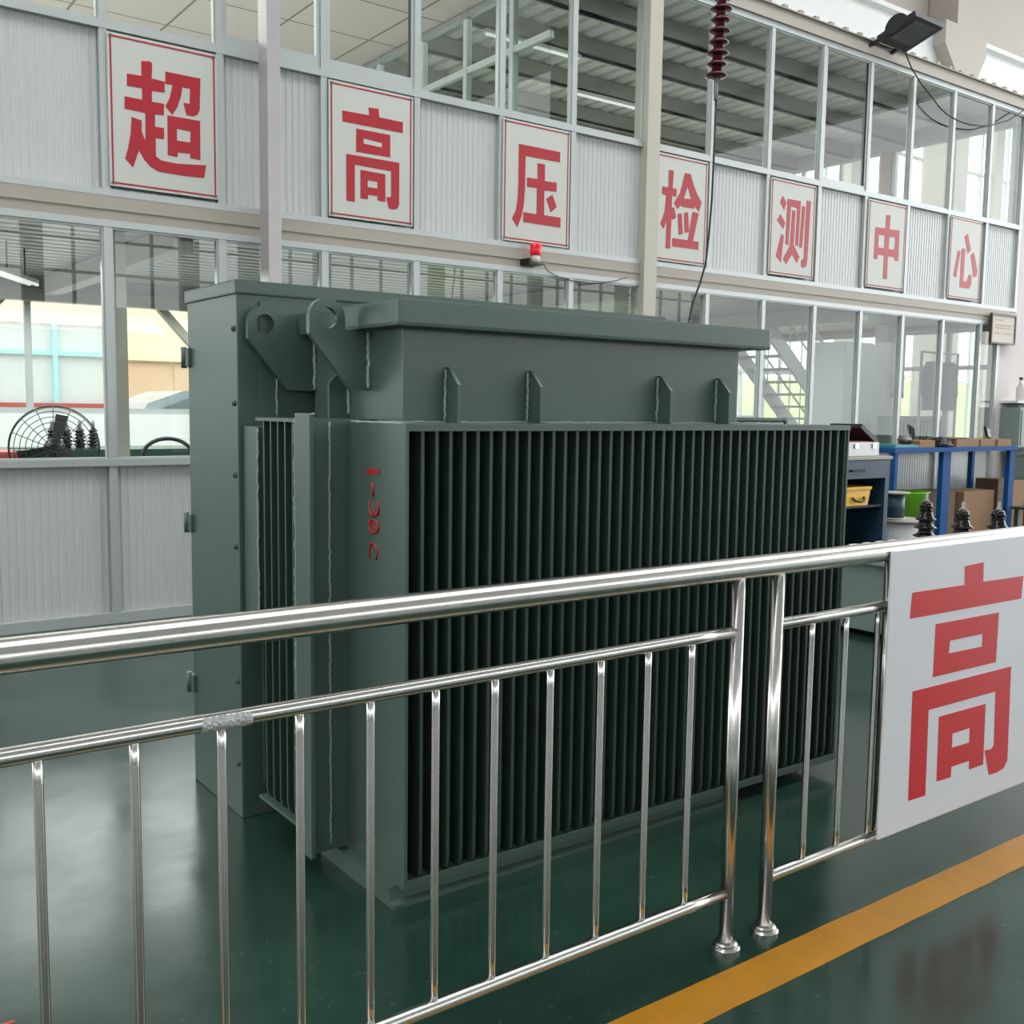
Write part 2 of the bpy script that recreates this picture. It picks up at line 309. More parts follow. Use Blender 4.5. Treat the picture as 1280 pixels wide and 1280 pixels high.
# fascia of the roof edge with the rib ends of the roof sheet above it
f = MB().box(X0, 16, YF-.03, YF+.05, 5.42, 5.56)
for i in range(75):
    x = X0+.25*i; f.box(x, x+.06, YF-.06, YF+.3, 5.56, 5.59)
f.box(X0, 16, YF-.06, YF+.3, 5.55, 5.562)
struct(f.build('trim_3', M['band']))
struct(MB().box(6.785, 6.945, 7.15, 7.33, 0, 5.42).build('column', M['column']))
for i in range(len(ML)-1):
    a, c = ML[i]+HM, ML[i+1]-HM
    if abs(ML[i]-6.865) < .01: a = 6.945
    if abs(ML[i+1]-6.865) < .01: c = 6.785
    for lo, (z0, z1) in enumerate(((.07, 1.075), (2.90, 3.915))):
        if lo == 0 and c > 13.3: c2 = 13.16
        else: c2 = c
        if a > 13.16 and lo == 0: continue
        p = MB(); per = .0505; x = a; pr_ = []
        while x < c2-.02:
            pr_ += [(x, 0), (x+.026, 0), (x+.031, .0045), (min(x+.0455, c2), .0045)]; x += per
        pr_.append((c2, 0))
        vs = []
        for u, w in pr_: vs += [(u, YF+.045-w, z0), (u, YF+.045-w, z1)]
        nn = len(vs)
        p.add(vs, [(2*k, 2*k+2, 2*k+3, 2*k+1) for k in range(len(pr_)-1)])
        p.box(a, c2, YF+.05, YF+.062, z0, z1)
        p.build('wall_panel', M['panel'], wall)
wn = 0
SASH = {7: 'b', 8: 'b', 15: 'r', 5: 'n', 6: 'n'}
for i in range(len(ML)-1):
    a, c = ML[i]+HM, ML[i+1]-HM
    if abs(ML[i]-6.865) < .01: a = 6.945
    if abs(ML[i+1]-6.865) < .01: c = 6.785
    for z0, z1, row in ((1.122, 2.655, 0), (3.968, 5.36, 1)):
        if row == 0 and a > 13.16: continue
        cc = min(c, 13.16) if row == 0 else c
        wn += 1
        s = .012; bt = .012
        if row == 1 and i in (7, 8): bt = .085; s = .03
        if row == 1 and i == 15: bt = .05; s = .03
        w = MB().box(a, a+s, YF+.012, YF+.05, z0, z1).box(cc-s, cc, YF+.012, YF+.05, z0, z1)
        w.box(a+s, cc-s, YF+.012, YF+.05, z0, z0+bt).box(a+s, cc-s, YF+.012, YF+.05, z1-.014, z1)
        o = struct(w.build('window_%d' % wn, M['alu']))
        MB().box(a+s, cc-s, YF+.028, YF+.032, z0+bt, z1-.014).build('pane', M['glass'], o)
        if row == 1 and i in (8, 15):
            MB().box(cc-s-.014, cc-s, YF+.010, YF+.028, z0+bt, z1-.02).build('gasket', M['gasket'], o)

# right-hand pier, hall shell
struct(MB().box(13.22, 16.5, 7.22, 7.36, 0, 2.86).box(13.6, 16.5, 7.22, 7.36, 2.86, 5.42).build('wall_right', M['pinkwhite']))
sh = MB().box(-14, 30, -14.2, -14, 0, 4.0).box(-14, 30, -14.2, -14, 6.6, 11.5)
for x in range(-14, 31, 4): sh.box(x-.25, x+.25, -14.2, -13.95, 4.0, 6.6)
struct(sh.build('wall_front', M['hall_white']))
wf = MB()
for k in range(0, 45):
    if k % 4: wf.box(-14+k-.04, -14+k+.04, -14.14, -14.06, 4.0, 6.6)
for z in (4.85, 5.7): wf.box(-14, 30, -14.135, -14.065, z-.035, z+.035)
struct(wf.build('window_frame_front', M['alu']))
sl = MB().box(-14.2, -14, -14, 14, 0, 4.2).box(-14.2, -14, -14, 14, 6.4, 11.5)
for y in range(-14, 15, 4): sl.box(-14.2, -13.95, y-.25, y+.25, 4.2, 6.4)
struct(sl.build('wall_left', M['hall_white']))
# far wall right of the test room: big glazed openings, beige wall above
sr = MB().box(13.6, 30, 14, 14.2, 0, .9).box(13.6, 30, 14, 14.2, 9.15, 11.5)
for x in (13.7, 19.4, 25.1, 29.9): sr.box(x-.2, x+.2, 13.95, 14.2, .9, 9.15)
struct(sr.build('wall_rear', M['hall_beige']))
wr = MB()
for k in range(1, 14): wr.box(13.7+1.2*k-.03, 13.7+1.2*k+.03, 14.06, 14.14, .9, 9.15)
for z in (2.3, 3.9, 5.6, 7.3): wr.box(13.7, 30, 14.065, 14.135, z-.03, z+.03)
struct(wr.build('window_frame_rear', M['alu']))
# crane girder and haunched column above the roof of the test room
cg = MB().box(8, 30, 11.15, 11.25, 7.5, 8.36).box(8, 30, 11.0, 11.45, 8.36, 8.44).box(8, 30, 11.05, 11.35, 7.44, 7.5)
struct(cg.build('beam', M['hall_white']))
struct(MB().box(8, 30, 11.5, 11.7, 8.44, 11.5).build('wall_rear_upper', M['hall_beige']))
cc = MB().box(18.0, 18.6, 10.95, 11.5, 0, 7.6)
cc.prism([(18.0, 7.6), (18.6, 7.6), (18.9, 8.1), (18.9, 8.45), (18.4, 8.45), (18.4, 11.5), (17.9, 11.5), (17.9, 8.5), (17.55, 8.5), (17.55, 8.1)], 'Y', 10.9, 11.48)
struct(cc.build('column_hall', M['hall_beige']))
# hall roof with skylight openings
ce = MB()
ys = [-14, -1.0, 4.6, 6.4]
for k in range(0, len(ys)-1, 2):
    ce.box(-14, 30, ys[k], ys[k+1], 11.5, 11.7)
ce.box(-14, 30, 6.4, 11.6, 11.5, 11.7).box(13.6, 30, 11.6, 14.2, 11.5, 11.7)
for x in range(-14, 31, 4): ce.box(x-.15, x+.15, -14, 11.6 if x < 13 else 14.2, 11.2, 11.5)
ce.box(-14, 13.6, 11.5, 11.6, 5.4, 11.5)
struct(ce.build('ceiling', M['hall_white']))

# ------------------------------------------------------------------ the test room behind the glass
up_ = MB(); corr(up_, 5.6, 13.75, 7.28, 11.5, 5.46, .22, .05, 'Y')
struct(up_.build('roof', M['deck']))
pu = MB()
for y in (7.95, 8.85, 9.8, 10.8):
    pu.box(5.8, 13.5, y-.05, y+.05, 5.27, 5.45).box(5.8, 13.5, y-.05, y+.02, 5.27, 5.285)
pu.box(13.42, 13.56, 7.28, 11.45, 5.26, 5.45).box(5.8, 13.5, 11.3, 11.45, 5.2, 5.45)
struct(pu.build('roof_beam', M['purlin']))
struct(MB().box(-3, 5.75, 7.3, 11.5, 5.28, 5.31).build('ceiling_upper', M['tiles'], origin=(0, 0, 5.28)))
pf = MB()
for y in (7.85, 8.6, 9.4, 10.3): pf.box(5.73, 5.79, y-.03, y+.03, 2.86, 5.3)
for z in (4.72, 5.24): pf.box(5.733, 5.787, 7.3, 11.3, z-.03, z+.03)
struct(pf.build('partition_frame', M['alu']))
pg = MB().box(5.755, 5.761, 7.3, 11.3, 2.86, 5.24)
struct(pg.build('partition_pane', M['glass']))
struct(MB().box(-3, 13.5, 7.29, 11.5, 2.80, 2.85).build('floor_upper', M['white'], origin=(0, 7.3, 2.8)))
dk = MB(); corr(dk, -3, 13.5, 7.3, 11.45, 2.74, .2, .045, 'X')
struct(dk.build('ceiling_lower', M['deck']))
bm_ = MB()
for x in (-1.2, 2.52, 6.87, 10.4): bm_.box(x-.07, x+.07, 7.3, 11.4, 2.56, 2.73)
bm_.box(-3, 13.5, 11.2, 11.35, 2.5, 2.62)
struct(bm_.build('beam_lower', M['column']))
po = MB().box(2.07, 2.16, 7.42, 7.52, 0, 2.73).box(4.05, 4.2, 11.2, 11.35, 0, 2.6).box(1.55, 1.7, 11.2, 11.35, 0, 2.6)
po.bar((3.62, 11.27, 2.52), (4.08, 11.27, 2.02), .08, .09, (0, 1, 0)).bar((2.08, 11.27, 2.52), (1.66, 11.27, 2.02), .08, .09, (0, 1, 0))
struct(po.build('column_lower', M['column']))
rw = MB().box(-3, 13.5, 11.36, 11.5, 0, 1.38).box(-3, 1.6, 11.36, 11.5, 1.38, 5.46).box(4.3, 13.5, 11.36, 11.5, 2.62, 3.7).box(1.6, 4.3, 11.36, 11.5, 2.62, 5.46)
rw.box(4.2, 5.6, 11.36, 11.5, 1.38, 2.62).box(4.3, 7.2, 11.36, 11.5, 3.7, 5.46).box(7.2, 13.5, 11.36, 11.5, 5.1, 5.46)
struct(rw.build('wall_room_rear', M['white']))
def win(n, x0, x1, z0, z1, y, posts, rails=()):
    w = MB()
    for x in [x0+.03]+list(posts)+[x1-.03]: w.box(x-.03, x+.03, y-.03, y+.03, z0, z1)
    for z in [z0+.03]+list(rails)+[z1-.03]: w.box(x0+.001, x1-.001, y-.027, y+.027, z-.03, z+.03)
    o = struct(w.build('window_%d' % n, M['alu']))
    MB().box(x0, x1, y-.003, y+.003, z0, z1).build('pane', M['glass'], o)
win(60, 1.6, 4.25, 1.38, 2.62, 11.42, [2.34])
win(61, 5.6, 13.5, 1.38, 2.62, 11.42, [6.8, 8, 9.2, 10.4, 11.6, 12.6])
win(62, 7.2, 13.5, 3.7, 5.1, 11.42, [8.4, 9.6, 10.8, 12.0], [])
# right end of the room
re_ = MB().box(13.46, 13.6, 7.3, 11.5, 0, 1.05).box(13.46, 13.6, 7.3, 11.5, 2.68, 3.9).box(13.46, 13.6, 9.12, 9.28, 3.9, 5.3)
re_.box(13.46, 13.6, 9.28, 11.5, 4.56, 4.66)
struct(re_.build('wall_room_right', M['wood_brown']))
def winx(n, x, y0, y1, z0, z1, posts, rails=()):
    w = MB()
    for y in [y0+.03]+list(posts)+[y1-.03]: w.box(x-.03, x+.03, y-.03, y+.03, z0, z1)
    for z in [z0+.03]+list(rails)+[z1-.03]: w.box(x-.027, x+.027, y0+.001, y1-.001, z-.03, z+.03)
    o = struct(w.build('window_%d' % n, M['alu']))
    MB().box(x-.003, x+.003, y0, y1, z0, z1).build('pane', M['glass'], o)
winx(63, 13.53, 7.3, 11.4, 1.05, 2.68, [8.1, 8.85, 9.6, 10.4], [2.14])
winx(64, 13.53, 7.3, 9.12, 3.9, 5.3, [8.2])
winx(65, 13.53, 9.28, 11.4, 4.66, 5.3, [10.0, 10.7])
winx(66, 13.53, 9.28, 11.4, 3.9, 4.56, [10.0, 10.7])

for cx, cy, r_ in ((.96, 2.03, .012), (.44, 2.62, .016), (.47, 2.58, .009)):
    pts = [(cx+r_*(1+.5*math.sin(3*t)+.3*math.cos(5*t+1))*math.cos(t), cy+.6*r_*(1+.4*math.cos(2*t))*math.sin(t)) for t in [2*PI*k/18 for k in range(18)]]
    o = MB().prism(pts, 'Z', .0, .0008).build('floor_paint_spot', M['paint_red']); struct(o)
# ------------------------------------------------------------------ transformer
T = thing('transformer', (2.5, 3.2, 0), 'large dark green power transformer with vertical cooling fins standing behind the railing', 'transformer')
G, GF, W = M['green'], M['green_fin_shade'], M['weld']
TX0, TX1, TY0, TY1 = 1.664, 3.218, 2.83, 3.46
tank = MB().bbox(TX0, TX1, TY0, TY1, .08, 1.752, .006).build('tank', G, T)
MB().bbox(1.609, 3.34, 2.77, 3.475, 1.747, 1.829, .012).build('cover', G, T)
cb = MB().bbox(1.388, 3.45, 3.495, 3.99, 0, 1.886, .006)
cab = cb.build('cabinet', G, T)
MB().bbox(1.380, 3.458, 3.486, 3.998, 1.882, 1.930, .006).build('lid', G, cab)
MB().box(1.470, 3.40, 3.485, 3.497, .12, 1.86).build('front_panel', G, cab)
for z in (1.677, 1.038, .399):
    h = MB().bbox(1.374, 1.392, 3.95, 4.005, z-.035, z+.035, .004); h.tube([(1.375, 3.998, z-.04), (1.375, 3.998, z+.04)], .011, 10)
    h.build('hinge', G, cab)
for z in (1.763, 1.504, 1.251, .996, .75, .505, .2):
    m = MB(); m.tube([(1.389, 3.520, z), (1.381, 3.520, z)], .011, 8).tube([(1.381, 3.520, z), (1.376, 3.520, z)], .007, 8); m.build('bolt', G, cab)
# front cooling bank
FX0, FX1, FY = 1.524, 3.611, 2.574
fb = MB().box(FX0, FX1, FY, TY0+.02, 1.438, 1.450).box(FX0, FX1, FY-.002, FY+.006, 1.430, 1.4505)
fb.box(FX0, FX1, FY, TY0+.02, .058, .070).box(FX0, FX1, FY-.003, FY+.004, .055, .080)
fb.box(FX1-.008, FX1, FY+.002, TY0, .07, 1.44)
rad = fb.build('front_radiator', G, T)
MB().box(FX0-.003, FX0+.008, FY-.004, 2.955, .052, 1.451).build('end_plate', G, rad)
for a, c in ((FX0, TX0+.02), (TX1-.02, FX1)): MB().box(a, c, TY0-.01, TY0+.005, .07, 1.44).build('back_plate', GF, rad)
fin = None
fp = [(TY0-.005, .07), (FY+.03, .07), (FY+.012, .085), (FY+.008, .115), (FY+.008, 1.44), (TY0-.005, 1.44)]
for i in range(42):
    x = 1.580+.0490*i
    if fin is None:
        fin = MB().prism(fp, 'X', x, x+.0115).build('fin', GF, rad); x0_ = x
    else:
        c = fin.copy(); COL.objects.link(c); c.parent = rad; c.location.x += x-x0_
# left cooling bank
lb = MB().box(1.376, TX0, 2.995, 3.31, 1.447, 1.458).box(1.376, TX0, 2.995, 3.31, .142, .152).box(TX0-.01, TX0, 2.995, 3.31, .15, 1.45)
lr = lb.build('left_radiator', G, T)
MB().box(1.388, FX0+.004, 2.918, 2.93, .075, 1.456).build('end_plate', G, lr)
MB().bbox(1.374, 1.390, 2.893, 2.998, .07, 1.476, .003).build('edge_bar', G, lr)
fin2 = None
fp2 = [(1.383, .19), (1.388, .165), (1.405, .152), (TX0, .152), (TX0, 1.447), (1.383, 1.447)]
for i in range(5):
    y = 3.03+.0560*i
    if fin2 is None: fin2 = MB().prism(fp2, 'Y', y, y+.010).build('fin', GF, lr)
    else:
        c = fin2.copy(); COL.objects.link(c); c.parent = lr; c.location.y += .056*i
MB().bbox(1.405, TX0, 3.365, 3.49, .74, 1.425, .004).build('cable_box', G, T)
# right cooling bank, its top just showing past the tank
rb = MB().box(TX1, 3.66, 2.93, 3.40, 1.462, 1.474).box(TX1, 3.66, 2.93, 3.40, .14, .152).box(3.648, 3.66, 2.93, 3.40, .152, 1.462)
rr = rb.build('right_radiator', G, T)
for i in range(8):
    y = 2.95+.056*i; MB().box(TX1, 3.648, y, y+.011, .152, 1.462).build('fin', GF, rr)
# four stiffeners on the front, two on the left end
for x in (1.822, 2.155, 2.768, 3.088):
    st = MB().prism([(TY0+.002, 1.45), (TY0-.072, 1.45), (TY0-.072, 1.572), (TY0-.018, 1.628), (TY0+.002, 1.628)], 'X', x, x+.012).build('stiffener', G, T)
    MB().tube(wobble((x-.004, TY0-.006, 1.455), (x-.004, TY0-.006, 1.622), 14, .002), .0048, 8).build('weld_bead', W, st)
for y in (3.19,):
    st = MB().prism([(TX0+.002, 1.46), (TX0-.075, 1.46), (TX0-.075, 1.575), (TX0-.02, 1.632), (TX0+.002, 1.632)], 'Y', y, y+.012).build('stiffener', G, T)
    MB().tube(wobble((TX0-.005, y-.005, 1.47), (TX0-.005, y-.005, 1.615), 12, .002), .006, 8).build('weld_bead', W, st)
# lifting lugs
def lug(y, dx):
    cx, cz, R, r = 1.514+dx, 1.780, .063, .034
    out_ = [(cx+R*math.cos(t), cz+R*math.sin(t)) for t in [math.radians(d) for d in range(0, 181, 9)]]
    out_ += [(cx-R, 1.728), (1.597+dx, 1.552), (TX0, 1.552), (TX0, 1.744), (cx+R, 1.744)]
    hole = [(cx+r*math.cos(2*PI*k/32), cz+r*math.sin(2*PI*k/32)) for k in range(32)]
    o = flat_text('lifting_lug', [out_, hole], y+.011, .022, G, T)
    MB().tube(wobble((TX0-.004, y-.004, 1.556), (TX0-.004, y-.004, 1.742), 16, .0025), .0065, 8).build('weld_bead', W, o)
lug(3.05, 0); lug(3.45, -.04)
# weld beads
for p, q, n in (((1.452, 2.915, .10), (1.452, 2.915, 1.45), 90), ((1.526, 2.95, 1.452), (1.526, 2.60, 1.452), 26),
                ((1.375, 2.999, .12), (1.375, 2.999, 1.46), 90), ((1.53, 3.483, 1.462), (1.53, 3.483, 1.635), 14), ((1.405, 3.362, .75), (1.405, 3.362, 1.42), 40),
                ((1.50, TY0-.004, 1.452), (3.5, TY0-.004, 1.452), 110), ((1.376, 2.892, 1.474), (1.39, 2.892, 1.474), 5)):
    MB().tube(wobble(p, q, n, .0018), .004, 6).build('weld_bead', W, T)
# skid under the bank
sk = MB().prism([(2.579, 0), (3.06, 0), (3.06, .062), (2.604, .062), (2.600, .02), (2.579, .012)], 'X', 1.489, 2.97)
sk.box(1.70, 3.15, 2.9, 3.4, 0, .085)
sk.build('skid', G, T)
# hand-painted mark on the end plate
px = FX0-.0045
mk = MB()
def stroke(pts, r): mk.tube([(px, y, z) for y, z in pts], r, 6)
mk.box(px-.001, px+.002, 2.722, 2.795, 1.2955, 1.3125)
stroke([(2.763, 1.271), (2.758, 1.229)], .0045)
stroke([(2.781, 1.214), (2.786, 1.189), (2.775, 1.172), (2.757, 1.169), (2.751, 1.191), (2.747, 1.170), (2.73, 1.177), (2.722, 1.198), (2.736, 1.216)], .0038)
stroke([(2.775, 1.156), (2.785, 1.143), (2.783, 1.128), (2.763, 1.117), (2.734, 1.122), (2.723, 1.138), (2.736, 1.154), (2.775, 1.156)], .0042)
stroke([(2.781, 1.145), (2.731, 1.129)], .0036)
stroke([(2.777, 1.036), (2.785, 1.057), (2.775, 1.081), (2.756, 1.086), (2.736, 1.073), (2.733, 1.055), (2.738, 1.038)], .0036)
mk.build('painted_marking', M['paint_red'], T)['label'] = 'red hand-painted marking'

# ------------------------------------------------------------------ stainless railing and its sign
R = thing('guard_railing', (2.14, 1.857, 0), 'polished stainless steel guard railing of round tubes running beside the yellow floor line', 'railing')
ST = M['steel']; FYr = 1.857
def hbar(name, x0, x1, z, r): 
    n = max(2, int((x1-x0)/.15)); pts = [(x0+(x1-x0)*i/n, FYr, z) for i in range(n+1)]
    return MB().tube(pts, r, 28).build(name, ST, R)
hbar('top_rail', -.75, 5.3, 1.077, .0315)
posts = [-.62, 2.141, 2.305, 5.1]
for x in posts:
    p = MB().tube([(x, FYr, .01), (x, FYr, 1.055)], .0195, 24).build('post', ST, R)
    MB().lathe([(.041, 0), (.041, .008), (.037, .012), (.033, .013), (.033, .019), (.029, .024), (.0205, .026)], (x, FYr, 0), 40, False).build('base_flange', ST, p)
for a, c in ((-.62, 2.141), (2.305, 5.1)):
    hbar('middle_rail', a+.012, c-.012, .905, .0165); hbar('bottom_rail', a+.012, c-.012, .165, .0165)
bal = None
for x in [.211-.161*i for i in range(5, -1, -1)]+[.374, .536, .698, .858, 1.017, 1.177, 1.335, 1.495, 1.653, 1.812, 1.969]+[2.467, 2.629, 2.79]+[2.79+.162*i for i in range(1, 15)]:
    r = .0088
    if bal is None:
        bal = MB().tube([(x, FYr, .168+.74*i/12) for i in range(13)], r, 16).build('baluster', ST, R); bx = x
    else:
        c = bal.copy(); COL.objects.link(c); c.parent = R; c.location.x += x-bx
MB().tube([(2.842, FYr, .17), (2.842, FYr, 1.05)], .0165, 20).build('post', ST, R)

q = MB(); n_ = 24; vs_ = []
q.tube([(.655+.1*i/n_, FYr-.0012, .9035) for i in range(n_+1)], [.0150]+[.0168+random.uniform(-.0004, .0006) for _ in range(n_-1)]+[.0150], 20)
q.build('scuffed_patch', M['scuff'], R)['label'] = 'rough scuffed patch on the middle rail'
def glyph_sign(key, label):
    cs, bd = GLYPHS[key]
    x0 = (bd[0][0]+bd[3][0])/2; x1 = (bd[1][0]+bd[2][0])/2; z1 = (bd[0][1]+bd[1][1])/2; z0 = (bd[2][1]+bd[3][1])/2
    root = thing('sign_board', ((x0+x1)/2, 7.195, z0), label, 'sign', 'red character signs along the partition')
    MB().bbox(x0-.022, x1+.022, 7.191, 7.201, z0-.022, z1+.022, .002).build('board', M['sign'], root)
    w = .0055
    b = MB().box(x0-w, x1+w, 7.1885, 7.1915, z1-w, z1+w).box(x0-w, x1+w, 7.1885, 7.1915, z0-w, z0+w)
    b.box(x0-w, x0+w, 7.1885, 7.1915, z0+w, z1-w).box(x1-w, x1+w, 7.1885, 7.1915, z0+w, z1-w)
    b.build('border', M['border'], root)
    flat_text('character', cs, 7.1895, .003, M['red'], root)['label'] = 'red painted character'
    for x, z in ((x0, z0), (x1, z0), (x0, z1), (x1, z1)):
        MB().tube([(x, 7.191, z), (x, 7.184, z)], .011, 10).build('corner_pin', M['pin'], root)
glyph_sign('chao', 'off-white sign with red bordered character 超, left of the grey steel tube')
glyph_sign('gao', 'off-white sign with red bordered character 高 high on the partition')
glyph_sign('ya', 'off-white sign with red bordered character 压 above the red beacon')
glyph_sign('jian', 'off-white sign with red bordered character 检 beside the hanging insulator wire')
glyph_sign('ce', 'narrow off-white sign with red bordered character 测 on the partition')
glyph_sign('zhong', 'narrow off-white sign with red bordered character 中 on the partition')
glyph_sign('xin', 'off-white sign with red character 心 at the far end of the row, above the framed notice')
B = thing('railing_sign', (3.35, 1.818, .18), 'large white board with red character 高 fixed to the front of the steel railing', 'sign')
MB().bbox(2.786, 3.95, 1.816, 1.823, .172, 1.082, .002).build('board', M['board'], B)
flat_text('character', GLYPHS['fence'][0], 1.8155, .0016, M['board_red'], B)['label'] = 'red vinyl character'
# ------------------------------------------------------------------ things on and in front of the partition
t = struct(MB().bbox(3.002, 3.098, 6.95, 7.10, 0, 7.6, .004).build('steel_column', M['tube']))
MB().box(2.95, 3.01, 6.93, 7.12, 4.53, 4.6).build('bracket', M['wood_brown'], t)
Bc = thing('warning_beacon', (5.483, 7.12, 2.71), 'small red warning beacon on a black bracket below the 压 sign', 'beacon')
MB().lathe([(.046, 0), (.050, .006), (.050, .088), (.044, .096)], (5.487, 7.12, 2.798), 20).build('lens', M['lens'], Bc)
MB().lathe([(.040, 0), (.040, .066)], (5.487, 7.12, 2.732), 16).build('base', M['clear'], Bc)
MB().box(5.40, 5.53, 7.07, 7.205, 2.716, 2.728).box(5.385, 5.405, 7.07, 7.205, 2.716, 2.765).build('bracket', M['black'], Bc)
MB().tube([(5.52, 7.12, 2.735), (5.602, 7.15, 2.734), (5.656, 7.17, 2.691), (5.782, 7.19, 2.654), (5.95, 7.195, 2.632), (6.151, 7.195, 2.622), (6.33, 7.195, 2.645), (6.486, 7.20, 2.678), (6.62, 7.203, 2.72)], .004, 6).build('cable', M['gasket'], Bc)
# floodlight
F = thing('floodlight', (10.33, 7.1, 5.5), 'black rectangular floodlight with its cable, clamped on the roof edge of the partition', 'lamp')
c0, c1, c2 = Vector((10.071, 7.06, 5.511)), Vector((10.595, 7.06, 5.500)), Vector((10.58, 6.60, 5.635))
ax = (c1-c0)/2; ay = (c2-c1)/2; az = ax.cross(ay).normalized(); az = az if az.z > 0 else -az
cen = c0+ax+ay
hb = MB().obox(cen+az*.03, ax, ay, az*.03)
hb.build('housing', M['black'], F)
hump = MB(); n = 12; pts = []
for i in range(n+1):
    a_ = PI*i/n; pts.append((math.cos(a_)*.8, math.sin(a_)))
vs = [cen+az*.055+ay*(u*.75-.1)+az*(w*.13)+ax*sx for sx in (-.82, .82) for u, w in pts]; k = n+1
hump.add(vs, [tuple(range(k)), tuple(range(2*k-1, k-1, -1))]+[(i, i+1, i+1+k, i+k) for i in range(n)])
hump.build('rear_cover', M['black'], F)
MB().obox(cen-az*.003+ay*.12, ax*.72, ay*.66, az*.004).build('front_glass', M['lamp_glass'], F)
MB().bar((10.1, 7.2, 5.5), (10.14, 6.98, 5.57), .04, .03).bar((10.5, 7.2, 5.5), (10.5, 6.98, 5.57), .04, .03).build('bracket', M['black'], F)
MB().tube([(10.6, 7.06, 5.50), (10.70, 7.10, 5.47), (10.824, 7.12, 5.388), (11.03, 7.13, 5.27), (11.247, 7.13, 5.168), (11.42, 7.13, 5.08), (11.596, 7.13, 5.023), (11.85, 7.13, 4.99), (12.1, 7.13, 4.99), (12.5, 7.13, 5.04), (12.976, 7.13, 5.194), (13.309, 7.13, 5.369), (13.6, 7.13, 5.5)], .008, 6).build('cable', M['gasket'], F)
# insulator string
I = thing('insulator_string', (5.9, 5.5, 3.78), 'dark red ribbed insulator string hanging from the roof with a thin wire below it', 'insulator')
base, top = Vector((5.892, 5.5, 3.945)), Vector((6.05, 5.5, 6.1)); n = 27
MB().tube([base, top], .038, 16).build('core', M['maroon'], I)
shd = None
for i in range(n):
    p = base.lerp(top, (i+.25)/n)
    r = .082 if i % 2 == 0 else .074
    MB().lathe([(.038, .030), (.052, .024), (r, .004), (r, -.004), (r*.8, -.012), (.05, -.014), (.038, -.016)], p, 22).build('shed', M['maroon'], I)
MB().tube([top, (6.3, 5.5, 11.3)], .012, 8).build('hanger', M['grey'], I)
MB().tube([(5.892, 5.5, 3.945), (5.9, 5.5, 3.79)], .016, 10).build('end_fitting', M['grey'], I)
MB().tube([(5.902, 5.5, 3.80), (5.900, 5.5, 3.477), (5.892, 5.5, 3.07), (5.872, 5.5, 2.80), (5.847, 5.5, 2.596), (5.79, 5.5, 2.44), (5.722, 5.5, 2.3), (5.62, 5.5, 1.9), (5.55, 5.45, 1.1), (5.5, 5.4, .02)], .008, 6).build('wire', M['gasket'], I)
# framed notice
N_ = thing('framed_notice', (13.16, 7.15, 2.42), 'small framed cream notice hung on the end post of the partition', 'notice')
fx0, fx1, fz0, fz1, fy = 12.87, 13.47, 2.415, 2.80, 7.14
fm = MB().box(fx0, fx1, fy-.01, fy+.02, fz1-.02, fz1).box(fx0, fx1, fy-.01, fy+.02, fz0, fz0+.02).box(fx0, fx0+.022, fy-.01, fy+.02, fz0+.02, fz1-.02).box(fx1-.022, fx1, fy-.01, fy+.02, fz0+.02, fz1-.02)
fm.box(fx0, fx1, fy+.02, fy+.028, fz0, fz1)
fm.build('frame', M['frame_brown'], N_)
MB().box(fx0+.022, fx1-.022, fy+.004, fy+.012, fz0+.02, fz1-.02).build('paper', M['paper'], N_)
pl = MB()
for z, a, c in ((2.72, .08, .3), (2.655, .1, .5), (2.62, .1, .46), (2.55, .08, .24), (2.55, .3, .5)): pl.box(fx0+a, fx0+c, fy+.002, fy+.0045, z-.008, z+.008)
pl.build('print', M['print'], N_)

# ------------------------------------------------------------------ workshop corner on the right
Wb = thing('workbench', (11.2, 6.8, 0), 'blue steel workbench against the partition, cartons lying on its top', 'workbench')
MB().bbox(9.93, 12.5, 6.5, 7.12, 1.075, 1.125, .004).build('top', M['blue'], Wb)
for x, y, w in ((9.98, 6.54, .05), (11.0, 6.56, .16), (12.42, 6.55, .12), (10.0, 7.06, .05), (12.44, 7.06, .06)):
    MB().bbox(x-w/2, x+w/2, y-.03, y+.03, 0, 1.078, .003).build('leg', M['blue'], Wb)
def carton(x0, x1, y0, y1, z0, z1, m, label, group=None, rot=0, name='cardboard_box'):
    o = thing(name, ((x0+x1)/2, (y0+y1)/2, z0), label, 'box', group)
    MB().bbox(x0, x1, y0, y1, z0, z1, .004).build('body', m, o)
    f = MB().box(x0+.004, (x0+x1)/2-.003, y0+.004, y1-.004, z1-.001, z1+.004).box((x0+x1)/2+.003, x1-.004, y0+.004, y1-.004, z1-.001, z1+.004)
    f.build('flap', m, o); o.rotation_euler.z = rot; return o
zt = 1.125
carton(10.55, 10.85, 6.6, 6.85, zt, zt+.075, M['cardboard'], 'small tan carton on the bench beside the teal tray')
carton(11.3, 11.78, 6.6, 7.0, zt, zt+.085, M['cardboard'], 'flat brown carton in the middle of the bench top')
carton(11.82, 12.14, 6.6, 7.0, zt, zt+.08, M['cardboard'], 'brown carton on the bench under the black phone')
carton(12.17, 12.48, 6.58, 7.0, zt, zt+.08, M['cardboard'], 'brown carton at the right end of the bench top')
sh_ = thing('cardboard_sheet', (11.35, 6.8, zt+.09), 'loose cardboard sheet lying on the middle carton of the bench', 'cardboard')
MB().obox((11.42, 6.78, zt+.098), (.22, .01, .0), (0, .15, 0), (0, 0, .006)).build('sheet', M['cardboard_dark'], sh_)
tag(MB().bbox(10.05, 10.5, 6.58, 6.9, zt, zt+.03, .006).box(10.08, 10.47, 6.6, 6.88, zt+.03, zt+.036).build('tray', M['teal'], origin=(10.27, 6.74, zt)), 'flat teal plastic tray at the left end of the blue bench', 'tray')
